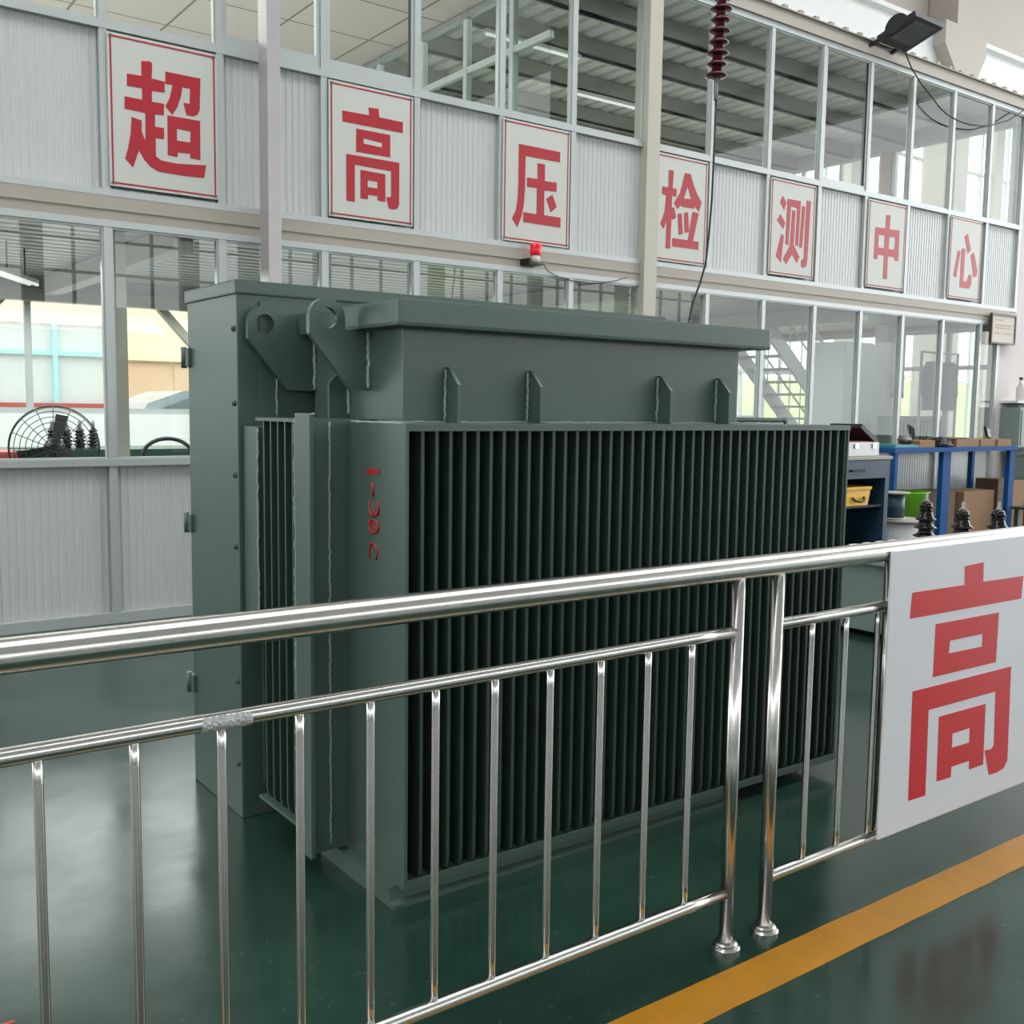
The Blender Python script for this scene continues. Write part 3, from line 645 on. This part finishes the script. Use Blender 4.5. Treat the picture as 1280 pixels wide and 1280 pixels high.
tb = thing('hand_drill', (10.4, 6.75, zt+.036), 'dark power tool lying on the teal tray', 'tool')
MB().tube([(10.32, 6.72, zt+.085), (10.36, 6.72, zt+.085), (10.38, 6.72, zt+.085), (10.54, 6.74, zt+.08)], [.02, .035, .045, .042], 12).build('motor', M['frame_brown'], tb)
MB().obox((10.50, 6.75, zt+.062), (.03, 0, 0), (0, .025, 0), (0, 0, .026)).build('handle', M['black'], tb)
gl = thing('rag', (11.07, 6.6, zt), 'black crumpled rag on the front edge of the bench', 'rag')
bm = bmesh.new(); bmesh.ops.create_icosphere(bm, subdivisions=3, radius=1)
for v in bm.verts:
    k_ = 1+.28*math.sin(7*v.co.x+3*v.co.y)*math.cos(6*v.co.y+4*v.co.z); v.co = Vector((11.07+v.co.x*.13*k_, 6.66+v.co.y*.11*k_, max(zt+.001, zt+.03+v.co.z*.075*k_)))
bm.verts.index_update()
MB().add([v.co[:] for v in bm.verts], [[v.index for v in f.verts] for f in bm.faces], True).build('cloth', M['black'], gl); bm.free()
ph = thing('handset', (12.2, 6.75, zt+.083), 'black handset propped up on the cartons', 'handset')
MB().obox((12.18, 6.72, zt+.155), (.055, .0, -.02), (0, .014, .0), (-.028, .0, .062)).build('body', M['black'], ph)
MB().obox((12.175, 6.704, zt+.155), (.045, .0, -.016), (0, .003, .0), (-.022, .0, .05)).build('screen', M['lamp_glass'], ph)

# blue open cabinet with its contents
K = thing('tool_cabinet', (8.35, 6.0, 0), 'dark blue open-fronted steel cabinet beside the transformer, yellow toolbox on its shelf', 'cabinet')
kx0, kx1, ky0, ky1, kz = 7.78, 8.93, 5.9, 6.5, 1.09
kb = MB().box(kx0, kx0+.04, ky0, ky1, 0, kz-.03).box(kx1-.06, kx1, ky0, ky1, 0, kz-.03).box(kx0+.04, kx1-.06, ky1-.03, ky1, 0, kz-.03).box(kx0+.04, kx1-.06, ky0, ky1-.03, .05, .09)
kb.build('body', M['navy'], K)
MB().bbox(kx0-.02, kx1+.02, ky0-.02, ky1+.02, kz-.03, kz, .004).build('top', M['conc_pale'], K)
dr = MB().bbox(kx0+.04, kx1-.06, ky0-.008, ky0+.4, kz-.21, kz-.035, .003).build('drawer', M['navy'], K)
MB().box(8.3, 8.5, ky0-.03, ky0-.008, kz-.14, kz-.12).build('handle', M['dark'], dr)
MB().box(kx0+.04, kx1-.06, ky0+.02, ky1-.03, .60, .62).build('shelf', M['dark'], K)
MB().box(kx0+.041, kx1-.061, ky1-.04, ky1-.031, .09, kz-.2).build('back_panel', M['dark'], K)
Y = thing('toolbox', (8.42, 6.02, .62), 'yellow plastic toolbox with a black handle on the cabinet shelf', 'toolbox')
MB().prism([(8.15, .62), (8.66, .62), (8.70, .77), (8.13, .77)], 'Y', 5.94, 6.2).build('body', M['yellow_box'], Y)
MB().bbox(8.12, 8.71, 5.93, 6.21, .77, .80, .006).build('lid', M['yellow_box'], Y)
MB().tube([(8.40, 5.93, .70), (8.42, 5.905, .67), (8.5, 5.90, .66), (8.56, 5.905, .67), (8.58, 5.93, .70)], .012, 8).build('handle', M['black'], Y)
carton(8.3, 8.62, 6.25, 6.44, .62, .86, M['cardboard'], 'plain carton standing behind the yellow toolbox in the cabinet')
yt = thing('yellow_tray', (8.3, 6.0, .09), 'low yellow tray on the bottom of the blue cabinet', 'tray')
MB().bbox(8.0, 8.55, 5.95, 6.2, .09, .15, .008).build('body', M['yellow_box'], yt)
A = thing('instrument_case', (8.45, 6.2, kz), 'grey aluminium instrument case with an open lid on the blue cabinet', 'case')
MB().bbox(8.0, 8.79, 5.93, 6.3, kz, kz+.135, .008).build('body', M['case'], A)
MB().obox((8.64, 6.12, kz+.215), (-.13, 0, .075), (0, .18, 0), (.012, 0, .018)).build('lid', M['black'], A)
MB().box(8.03, 8.76, 5.96, 6.27, kz+.135, kz+.142).build('tray', M['red_dull'], A)
for x in (8.42, 8.70):
    MB().bbox(x-.025, x+.025, 5.918, 5.932, kz+.075, kz+.12, .003).build('latch', M['steel'], A)
# below and in front of the bench
St = thing('round_stool', (9.95, 6.3, 0), 'round pale fibreboard drum end on a white pedestal beside the blue cabinet', 'stand')
MB().lathe([(.26, 0), (.26, .025)], (9.75, 6.25, .375), 32).build('top', M['conc_pale'], St)
MB().lathe([(.18, .0), (.18, .37)], (9.72, 6.25, .005), 28).build('pedestal', M['white'], St)
Rl = thing('cable_spool', (9.6, 6.3, .4), 'small dark teal spool with pale flanges standing on the round drum end', 'spool')
MB().lathe([(.105, .02), (.105, .27)], (9.62, 6.28, .40), 24).build('winding', M['reel'], Rl)
MB().lathe([(.10, 0), (.12, .004), (.12, .02), (.10, .022)], (9.62, 6.28, .40), 24).lathe([(.10, 0), (.155, .004), (.155, .02), (.10, .022)], (9.62, 6.28, .668), 24).build('flange', M['conc_pale'], Rl)
Lb = thing('plastic_basin', (10.5, 6.75, 0), 'lime green plastic basin under the blue bench', 'basin')
MB().lathe([(.20, .20), (.24, .52), (.255, .535), (.255, .545), (.235, .545), (.19, .24), (.0, .24)], (10.62, 6.78, .08), 28).build('body', M['lime'], Lb)
MB().box(10.42, 10.84, 6.6, 6.98, 0, .28).build('stand', M['grey'], Lb)
carton(10.92, 11.5, 6.7, 7.05, .0, .60, M['cardboard_dark'], 'tall brown carton under the bench behind the thick middle leg')
carton(11.62, 12.3, 6.66, 7.0, .0, .58, M['cardboard'], 'wide tan carton under the bench right of the thick middle leg')
carton(12.55, 12.85, 6.75, 7.05, .0, .70, M['cardboard_dark'], 'dark brown carton on the floor right of the blue bench')
carton(12.9, 13.3, 6.8, 7.1, .0, .66, M['cardboard'], 'tan carton at the foot of the pinkish wall')
Gs = thing('green_table', (12.9, 6.4, 0), 'low dark green table at the far right with a white bottle on it', 'table')
MB().bbox(12.3, 13.6, 5.98, 6.44, .37, .40, .004).build('top', M['dkgreen'], Gs)
for x in (12.36, 13.54):
    for y in (6.03, 6.39): MB().box(x-.025, x+.025, y-.025, y+.025, 0, .372).build('leg', M['dkgreen'], Gs)
Sp = thing('spray_can', (12.5, 6.3, .4), 'white spray can standing on the low green table', 'can')
MB().lathe([(.042, 0), (.045, .006), (.045, .16), (.038, .185), (.02, .19)], (12.55, 6.2, .40), 20).build('body', M['white_gloss'], Sp)
MB().lathe([(.018, .0), (.018, .04), (.012, .045)], (12.55, 6.2, .59), 14).build('cap', M['grey'], Sp)
# pale green finned radiator far right and a shelf of parts on the pinkish wall
Pr = thing('radiator', (14.2, 6.9, 0), 'pale green finned radiator standing against the pinkish wall at the far right', 'radiator')
MB().box(13.4, 15.2, 6.8, 7.15, .98, 1.03).box(13.4, 15.2, 6.8, 7.15, .2, .25).box(13.4, 13.46, 6.8, 7.15, 0, .2).box(15.14, 15.2, 6.8, 7.15, 0, .2).build('header', M['pale_green'], Pr)
for i in range(22): MB().bbox(13.42+.082*i, 13.45+.082*i, 6.8, 7.15, .25, .98, .004).build('fin', M['pale_green'], Pr)
Sf = thing('wall_shelf', (14.2, 7.1, 1.68), 'white bracket shelf on the pinkish wall at the right edge', 'shelf')
MB().box(13.35, 14.8, 6.98, 7.22, 1.66, 1.69).build('board', M['white'], Sf)
for x in (13.5, 14.6): MB().prism([(7.22, 1.66), (7.0, 1.66), (7.22, 1.51)], 'X', x, x+.02).build('bracket', M['grey'], Sf)
Bt = thing('glass_bottle', (13.6, 7.08, 1.69), 'small pale bottle on the wall shelf below the framed notice', 'bottle')
MB().lathe([(.05, 0), (.055, .01), (.055, .17), (.02, .24), (.02, .28)], (13.58, 7.08, 1.69), 18).build('body', M['clear'], Bt)
MB().lathe([(.024, 0), (.024, .03)], (13.58, 7.08, 1.97), 14).build('cap', M['black'], Bt)
wb = thing('wall_box', (14.1, 7.1, 1.08), 'dull grey-green steel box on the pinkish wall between the shelf and the finned radiator', 'box')
MB().bbox(13.36, 14.7, 6.95, 7.215, 1.08, 1.6, .008).build('body', M['pale_green'], wb)
MB().box(13.4, 14.66, 6.94, 6.952, 1.11, 1.57).build('door', M['pale_green'], wb)
# three bushings on a grey lidded steel crate behind the railing sign
Cr = thing('steel_crate', (7.0, 4.0, 0), 'low grey steel crate behind the railing carrying three black insulators', 'crate')
MB().bbox(6.0, 7.6, 3.6, 4.5, .04, .5, .01).build('body', M['pale_green'], Cr)
MB().bbox(5.95, 7.65, 3.55, 4.55, .5, .53, .006).build('lid', M['grey'], Cr)
for x in (6.2, 7.3): MB().box(x, x+.1, 3.6, 4.5, 0, .04).build('runner', M['dark'], Cr)
proto = None
for i, (bx_, by_, bz_, lab) in enumerate(((6.95, 4.27, .92, 'black ribbed bushing insulator in front of the lime green basin'), (6.80, 3.90, .895, 'black ribbed bushing insulator right of the thick blue bench leg'), (6.98, 3.74, .90, 'black ribbed bushing insulator nearest the right edge of the picture'))):
    if proto is None:
        proto = thing('bushing_insulator', (0, 0, 0), lab, 'insulator', 'bushings on the steel crate')
        h = .375
        prof = [(.055, 0), (.055, .05)]
        for k_ in range(4):
            z = .065+.062*k_; rr_ = .088-.006*k_ if k_ < 3 else .05
            prof += [(.045, z), (rr_*.8, z+.004), (rr_, z+.012), (rr_*.72, z+.026), (.052, z+.036)]
        prof += [(.04, .305), (.042, .315), (.026, .33)]
        MB().lathe(prof, (0, 0, 0), 26).build('porcelain', M['brown_glaze'], proto)
        MB().lathe([(.018, .325), (.018, .345), (.010, .347), (.010, .385), (.006, .39)], (0, 0, 0), 14).build('terminal', M['grey'], proto)
        MB().lathe([(.08, 0), (.08, .02), (.06, .03)], (0, 0, 0), 22).build('flange', M['grey'], proto)
        o = proto
    else:
        o = copy_tree(proto); o['label'] = lab
    o.location = (bx_, by_, .53)
    OFF[o.name] = Vector(o.location)
    o.scale = (1, 1, (bz_-.53)/.39)
wt = thing('foam_tray', (6.4, 4.0, .53), 'white notched foam tray on the lid of the grey crate', 'tray')
ft = MB().box(6.05, 6.65, 3.75, 4.3, .53, .56)
for i in range(4): ft.box(6.08+.15*i, 6.15+.15*i, 3.75, 4.3, .56, .60)
ft.build('body', M['white'], wt)
# ------------------------------------------------------------------ inside the lower test room
Fn = thing('floor_fan', (1.85, 8.2, 0), 'black wire-caged industrial fan behind the left window of the partition', 'fan')
fc = Vector((1.84, 8.2, 1.16)); fn = Vector((-.25, -1, 0)).normalized(); fu = Vector((0, 0, 1)); fs_ = fn.cross(fu).normalized()
def ring(r, off, n=40): return [fc+fn*off+(fs_*math.cos(2*PI*k/n)+fu*math.sin(2*PI*k/n))*r for k in range(n+1)]
cg_ = MB()
for r, of in ((.31, 0), (.30, .06), (.27, .09), (.23, .11), (.19, .125), (.15, .135), (.11, .14), (.07, .145)):
    cg_.tube(ring(r, of), .0032 if r < .305 else .006, 5, False)
for k in range(16):
    t = 2*PI*k/16; d = fs_*math.cos(t)+fu*math.sin(t)
    cg_.tube([fc+d*.31, fc+d*.30+fn*.06, fc+d*.23+fn*.11, fc+d*.11+fn*.14, fc+d*.02+fn*.148], .003, 5)
cg_.build('cage', M['black'], Fn)
for k in range(3):
    t = 2*PI*k/3+1.75; d = fs_*math.cos(t)+fu*math.sin(t); e = d.cross(fn)
    q = MB(); a1 = fc+d*.04; a2 = fc+d*.25
    q.add([a1-e*.03+fn*.02, a1+e*.03+fn*.05, a2+e*.06+fn*.06, a2-e*.03+fn*.02, a1-e*.03+fn*.014, a1+e*.03+fn*.044, a2+e*.06+fn*.054, a2-e*.03+fn*.014],
          [(0, 1, 2, 3), (7, 6, 5, 4), (0, 4, 5, 1), (1, 5, 6, 2), (2, 6, 7, 3), (3, 7, 4, 0)])
    q.build('blade', M['chair_black'], Fn)
MB().tube([fc-fn*.16, fc-fn*.02, fc+fn*.05], [.07, .075, .03], 16).build('motor', M['black'], Fn)
MB().tube([fc-fn*.1+Vector((0, 0, -.05)), (fc.x+.02, fc.y+.1, .03)], .022, 12).build('pole', M['black'], Fn)
MB().lathe([(.22, 0), (.22, .02), (.05, .04)], (fc.x+.02, fc.y+.1, 0), 28).build('base', M['black'], Fn)
tg = thing('test_bench', (2.6, 9.2, 0), 'dark green bench along the inside of the left room window', 'bench')
MB().bbox(1.2, 5.2, 8.75, 9.45, 1.02, 1.12, .006).build('top', M['dkgreen'], tg)
for x in (1.3, 3.2, 5.1):
    for y in (8.8, 9.4): MB().box(x-.04, x+.04, y-.04, y+.04, 0, 1.025).build('leg', M['dkgreen'], tg)
pb = None
spots = [(1.96+.105*i+.035*j, 8.83+.12*j) for j in range(3) for i in range(4)]
for i, (x, y) in enumerate(spots):
    if pb is None:
        pb = thing('small_insulator', (0, 0, 0), 'one of a cluster of small black ribbed insulators on the green bench behind the fan', 'insulator', 'small insulators behind the fan')
        prof = [(.03, 0), (.03, .02)]
        for k_ in range(5): prof += [(.022, .025+.028*k_), (.05-.004*k_, .034+.028*k_), (.022, .046+.028*k_)]
        prof += [(.012, .17), (.008, .2)]
        MB().lathe(prof, (0, 0, 0), 14).build('porcelain', M['brown_glaze'], pb)
        MB().lathe([(.007, .195), (.007, .23)], (0, 0, 0), 8).build('stud', M['grey'], pb); o = pb
    else: o = copy_tree(pb)
    o.location = (x, y, 1.12)
rm = thing('red_motor', (1.55, 8.1, 0), 'dull red machine casing at the lower left behind the fan', 'machine')
MB().bbox(1.15, 1.62, 8.35, 8.7, .2, 1.13, .02).build('casing', M['red_dull'], rm)
for x in (1.2, 1.57): MB().box(x-.03, x+.03, 8.4, 8.65, 0, .21).build('foot', M['black'], rm)
for i, (x, lab) in enumerate(((2.72, 'black office chair back just right of the window post in the test room'), (3.42, 'black office chair back half hidden behind the green cabinet edge'))):
    ch = thing('office_chair', (x, 8.3, 0), lab, 'chair', 'office chairs in the test room')
    n = 14; pts = [(x-.20, .78), (x+.20, .78)]+[(x+.20*math.cos(PI*k/n), 1.08+.14*math.sin(PI*k/n)) for k in range(n+1)]
    if i == 0:
        MB().tube([(u, 8.33, w) for u, w in pts[2:]]+[(x-.2, 8.33, .78), (x+.2, 8.33, .78), (x+.2, 8.33, 1.08)], .016, 8).build('back_frame', M['chair_black'], ch)
    else:
        MB().prism(pts, 'Y', 8.31, 8.35).build('backrest', M['chair_black'], ch)
    MB().bbox(x-.22, x+.22, 7.9, 8.32, .44, .50, .02).build('seat', M['chair_black'], ch)
    MB().tube([(x, 8.1, .08), (x, 8.1, .44)], .03, 12).build('column', M['black'], ch)
    st = MB()
    for k in range(5):
        t = 2*PI*k/5; st.bar((x, 8.1, .07), (x+.26*math.cos(t), 8.1+.26*math.sin(t), .045), .035, .03)
    st.build('star_base', M['black'], ch)
    MB().tube([(x, 8.2, .47), (x, 8.36, .5), (x, 8.36, .82)], .018, 8).build('back_bar', M['black'], ch)
lt = thing('ceiling_lamp', (1.72, 9.0, 2.5), 'twin tube lamp on a hooked hanger under the ribbed ceiling at the left', 'lamp')
MB().bar((1.55, 8.7, 2.50), (2.0, 9.5, 2.50), .10, .03).build('housing', M['white'], lt)
for s_ in (-.03, .03): MB().tube([(1.56+s_, 8.72, 2.475), (2.0+s_, 9.48, 2.475)], .013, 8).build('tube', M['lamp_on'], lt)
MB().tube([(1.7, 8.95, 2.51), (1.7, 8.95, 2.74)], .006, 6).tube([(1.9, 9.3, 2.51), (1.9, 9.3, 2.74)], .006, 6).build('hanger', M['black'], lt)
for x, y, lab in ((6.75, 8.85, 'lit tube lamp under the roof beam above the 压 sign'), (8.6, 9.8, 'lit tube lamp under the roof beam right of the insulator string')):
    tl = thing('tube_lamp', (x, y, 5.2), lab, 'lamp', 'tube lamps under the upper roof')
    MB().box(x-.62, x+.62, y-.03, y+.03, 5.235, 5.27).build('housing', M['white'], tl)
    MB().tube([(x-.6, y, 5.222), (x+.6, y, 5.222)], .013, 8).build('tube', M['lamp_on'], tl)
# staircase
sx0, sz0, sx1, sz1 = 10.9, 2.75, 14.1, .0
Sc = thing('staircase', (12.2, 9.7, 0), 'white steel staircase descending to the right inside the glazed room', 'staircase')
sx1 = 13.3; 
P0, P1 = Vector((11.35, 9.3, 2.45)), Vector((13.4, 9.3, .72))
for y in (9.3, 10.1): MB().bar((P0.x-.3, y, P0.z+.25), (P1.x, y, P1.z), .05, .20).build('stringer', M['white'], Sc)
for k in range(10):
    t = k/10; x = P0.x+(P1.x-P0.x)*t; z = P0.z+(P1.z-P0.z)*t
    MB().box(x-.12, x+.14, 9.32, 10.08, z-.02, z+.01).build('tread', M['grey'], Sc)
hr = Vector((0, 0, .85))
for y in (9.3, 10.1):
    MB().tube([(P0.x-.3, y, P0.z+.25+.85), (P1.x, y, P1.z+.85)], .025, 10).build('handrail', M['white'], Sc)
    MB().tube([(P0.x-.3, y, P0.z+.25+.45), (P1.x, y, P1.z+.45)], .016, 8).build('midrail', M['white'], Sc)
    for k in range(9):
        t = k/8; x = P0.x+(P1.x-P0.x)*t; z = P0.z+(P1.z-P0.z)*t
        MB().tube([(x, y, z+.08), (x, y, z+.85)], .011, 6).build('baluster', M['white'], Sc)
MB().box(13.2, 13.4, 9.28, 10.12, 0, .7).build('foot', M['white'], Sc)
# tall white cupboards, banner and coats at the right end of the room
for x, y, lab in ((11.9, 8.55, 'tall white cupboard left of the printed banner, seen through the glass'),):
    cu = thing('tall_cupboard', (x, y, 0), lab, 'cupboard')
    MB().bbox(x-.1, x+.55, y, y+.5, .05, 2.45, .006).build('body', M['white_gloss'], cu)
    for s_ in (0, 1):
        d_ = MB().bbox(x-.09+.325*s_, x+.225+.315*s_, y-.018, y, .08, 2.43, .004).build('door', M['white_gloss'], cu)
        MB().box(x+.195+.05*s_, x+.21+.05*s_, y-.04, y-.018, 1.2, 1.35).build('handle', M['grey'], d_)
    MB().box(x-.08, x+.53, y+.02, y+.48, 0, .05).build('plinth', M['grey'], cu)
wp = struct(MB().box(12.75, 13.05, 8.55, 8.75, 0, 2.73).build('column_inner', M['white']))
bn = thing('printed_banner', (12.9, 8.5, 1.85), 'white banner with blue-grey printing hanging on the inner white column', 'banner')
MB().box(12.86, 13.16, 8.53, 8.551, 1.72, 2.62).build('cloth', M['banner'], bn)
bp = MB()
for k in range(9):
    for c in range(2):
        z = 2.56-.085*k
        x = 12.90+.12*c
        bp.box(x, x+.07, 8.526, 8.531, z-.008, z).box(x+.02, x+.032, 8.526, 8.531, z-.045, z).box(x+.0, x+.06, 8.526, 8.531, z-.034, z-.027)
bp.box(12.86, 13.16, 8.526, 8.531, 1.72, 1.80)
bp.build('print', M['banner_blue'], bn)
cr_ = thing('coat_rail', (13.1, 7.9, 2.25), 'thin steel coat rail carrying two grey coats at the right end of the room', 'rail')
MB().tube([(12.55, 7.9, 2.32), (13.44, 7.9, 2.32)], .014, 10).build('bar', M['grey'], cr_)
for x in (12.56, 13.43): MB().tube([(x, 7.9, 0), (x, 7.9, 2.33)], .018, 10).build('post', M['grey'], cr_)
for x, w, lab in ((12.82, .14, 'grey work coat on a hanger, the left one of the two on the rail'), (13.22, .13, 'paler grey work coat on a hanger, the right one of the two on the rail')):
    co = thing('work_coat', (x, 7.9, 1.6), lab, 'coat', 'coats on the rail')
    pts = [(x-.06, 2.2), (x+.06, 2.2), (x+w, 2.12), (x+w+.05, 1.75), (x+w, 1.74), (x+w-.02, 1.95), (x+w-.01, 1.55), (x-w+.01, 1.55), (x-w+.02, 1.95), (x-w, 1.74), (x-w-.05, 1.75), (x-w, 2.12)]
    MB().prism(pts, 'Y', 7.85, 7.95).build('cloth', M['coat'], co)
    MB().tube([(x, 7.9, 2.2), (x, 7.9, 2.29), (x+.02, 7.9, 2.335), (x+.035, 7.9, 2.30)], .006, 6).build('hanger', M['steel'], co)
rd = thing('indoor_radiator', (12.9, 8.1, 0), 'grey finned radiator tank inside the room below the hanging coats', 'radiator')
MB().box(12.3, 13.4, 8.05, 8.35, 1.42, 1.47).box(12.3, 13.4, 8.05, 8.35, .1, .15).box(12.3, 12.36, 8.05, 8.35, 0, .1).box(13.34, 13.4, 8.05, 8.35, 0, .1).build('header', M['pale_green'], rd)
for i in range(14): MB().box(12.32+.08*i, 12.36+.08*i, 8.05, 8.35, .15, 1.42).build('fin', M['pale_green'], rd)

# ------------------------------------------------------------------ outside
pk = thing('shop_building', (3.7, 26.5, -.12), 'pale pink building with teal window frames outside the left window', 'building')
bx = MB().box(-9, 7.2, 26, 34, 3.31, 8).box(-9, 7.2, 26, 34, -.12, 1.385).box(-9, -8.2, 26, 34, 1.385, 3.31).box(7.05, 7.2, 26, 34, 1.385, 3.31).box(-8.2, 7.05, 28, 34, 1.385, 3.31)
bx.build('wall', M['pink'], pk)
fw = MB()
for x in (-5.9, -3.75, -1.6, .58, 2.74, 4.4, 5.9): fw.box(x-.055, x+.055, 25.95, 26.07, 1.385, 3.31)
fw.box(-8.2, 7.05, 25.965, 26.06, 2.58, 2.68)
fr_ = fw.build('window_frame', M['tealframe'], pk)
MB().box(-8.2, 7.05, 26.07, 26.1, 1.385, 3.31).build('pane', M['win_grey'], fr_)
MB().box(-9, 7.2, 25.92, 26.0, 1.30, 1.47).build('band', M['red_dull'], pk)
oc = thing('ochre_building', (9.4, 27.5, -.12), 'ochre and orange building outside, right of the pink one', 'building')
MB().box(7.2, 18, 27, 34, -.12, 8).build('wall', M['ochre'], oc)
for x in (7.3, 9.0, 10.7, 12.4): MB().box(x, x+1.58, 26.93, 27.03, 1.5, 2.5).build('panel', M['ochre_dark'], oc)
MB().box(7.2, 18, 26.8, 27.0, 2.57, 2.78).build('cornice', M['ochre'], oc)
def car(x, y, z, L, H, body, label, flip=1):
    c = thing('car', (x, y, z), label, 'car')
    P = lambda u, w: (x+flip*u*L, z+w*H)
    side = [P(-.5, .16), P(.5, .16), P(.5, .42), P(.46, .56), P(.22, .64), P(.08, .95), P(-.02, 1), P(-.28, 1), P(-.40, .90), P(-.48, .62), P(-.5, .55)]
    MB().prism(side, 'Y', y-.82, y+.82).build('body', body, c)
    MB().prism([P(.17, .66), P(.06, .92), P(-.10, .94), P(-.10, .66)], 'Y', y-.83, y-.815).prism([P(-.12, .66), P(-.12, .94), P(-.27, .94), P(-.38, .84), P(-.40, .66)], 'Y', y-.83, y-.815).build('side_window', M['car_glass'], c)
    for u in (-.32, .33):
        w = MB().tube([(x+flip*u*L, y-.84, z+.31), (x+flip*u*L, y-.62, z+.31)], .31, 24).build('wheel', M['rubber'], c)
        MB().tube([(x+flip*u*L, y-.85, z+.31), (x+flip*u*L, y-.80, z+.31)], .19, 20).build('hubcap', M['case'], w)
car(1.7, 15.6, -.12, 4.4, 1.72, M['car_white'], 'white car parked outside the left window, its bonnet showing above the sill', 1)
car(6.15, 15.3, -.12, 4.2, 1.80, M['car_silver'], 'silver car parked outside, right of the window post', 1)
# grass bank beyond the right-hand windows
gb = MB(); nx, ny = 40, 16; vs = []
for j in range(ny+1):
    for i in range(nx+1):
        x = 12+i*1.2; y = 16.5+j*1.3; vs.append((x, y, -.15+min(1, j/7)*2.9+.12*math.sin(x*1.3+j)+.3*math.sin(x*.35)*min(1, j/7)))
gb.add(vs, [(j*(nx+1)+i, j*(nx+1)+i+1, (j+1)*(nx+1)+i+1, (j+1)*(nx+1)+i) for j in range(ny) for i in range(nx)], True)
g = gb.build('grass_bank', M['grass']); struct(g)

# ------------------------------------------------------------------ light, camera, output
w = bpy.data.worlds.new('World'); S.world = w; w.use_nodes = True
nt = w.node_tree; nt.nodes.clear(); o = nt.nodes.new('ShaderNodeOutputWorld'); bg = nt.nodes.new('ShaderNodeBackground'); nt.links.new(bg.outputs[0], o.inputs[0])
tc = nt.nodes.new('ShaderNodeTexCoord'); sp = nt.nodes.new('ShaderNodeSeparateXYZ'); rp = nt.nodes.new('ShaderNodeValToRGB')
nt.links.new(tc.outputs['Generated'], sp.inputs[0]); nt.links.new(sp.outputs[2], rp.inputs[0]); nt.links.new(rp.outputs[0], bg.inputs[0])
rp.color_ramp.elements[0].position = 0; rp.color_ramp.elements[0].color = (.93, .95, .97, 1)
rp.color_ramp.elements[1].position = .6; rp.color_ramp.elements[1].color = (.97, .98, 1, 1)
bg.inputs[1].default_value = 13
def area(name, loc, rot, sx, sy, power, col=(1, 1, 1)):
    l = bpy.data.lights.new(name, 'AREA'); l.shape = 'RECTANGLE'; l.size = sx; l.size_y = sy; l.energy = power; l.color = col
    o = bpy.data.objects.new(name, l); COL.objects.link(o); o.location = loc; o.rotation_euler = rot; return o
area('skylight', (8, 1.8, 11.75), (0, 0, 0), 44, 5.4, 400)
area('front_daylight', (8, -14.4, 5.3), (PI/2, 0, 0), 44, 2.5, 240)
area('upper_room_fill', (9.0, 9.3, 5.2), (0, 0, 0), 8, 3, 200); area('tiled_room_fill', (1.2, 9.3, 5.2), (0, 0, 0), 6, 3, 520)  # unseen area lights added to brighten the upper rooms, wider than the tube lamps
area('lower_room_fill', (2.2, 9.2, 2.48), (0, 0, 0), 8, 3, 1100); area('stair_room_fill', (10.0, 9.2, 2.48), (0, 0, 0), 6, 3, 60)  # unseen light sheets added under the lower ceiling to fill the room

cam = bpy.data.cameras.new('camera'); co = bpy.data.objects.new('camera', cam); COL.objects.link(co); S.camera = co
f_px, yaw, pitch, roll = 1292.894, .9332595247, -.0999581937, .0139768579
cam.sensor_fit = 'HORIZONTAL'; cam.sensor_width = 36; cam.lens = f_px/1280*36; cam.clip_start = .05; cam.clip_end = 300
fw_ = Vector((math.cos(yaw)*math.cos(pitch), math.sin(yaw)*math.cos(pitch), math.sin(pitch)))
rt0 = Vector((math.sin(yaw), -math.cos(yaw), 0)); up0 = rt0.cross(fw_)
rt = rt0*math.cos(roll)+up0*math.sin(roll); up_v = -rt0*math.sin(roll)+up0*math.cos(roll)
mw = Matrix((rt, up_v, -fw_)).transposed().to_4x4(); mw.translation = (0, 0, 1.5); co.matrix_world = mw
S.view_settings.view_transform = 'Standard'; S.view_settings.look = 'None'; S.view_settings.gamma = 1; S.view_settings.exposure = -1.6
S.view_settings.use_curve_mapping = False
S.cycles.use_denoising = True; S.cycles.max_bounces = 10; S.cycles.transparent_max_bounces = 24; S.cycles.caustics_reflective = False; S.cycles.caustics_refractive = False
S.cycles.sample_clamp_indirect = 6
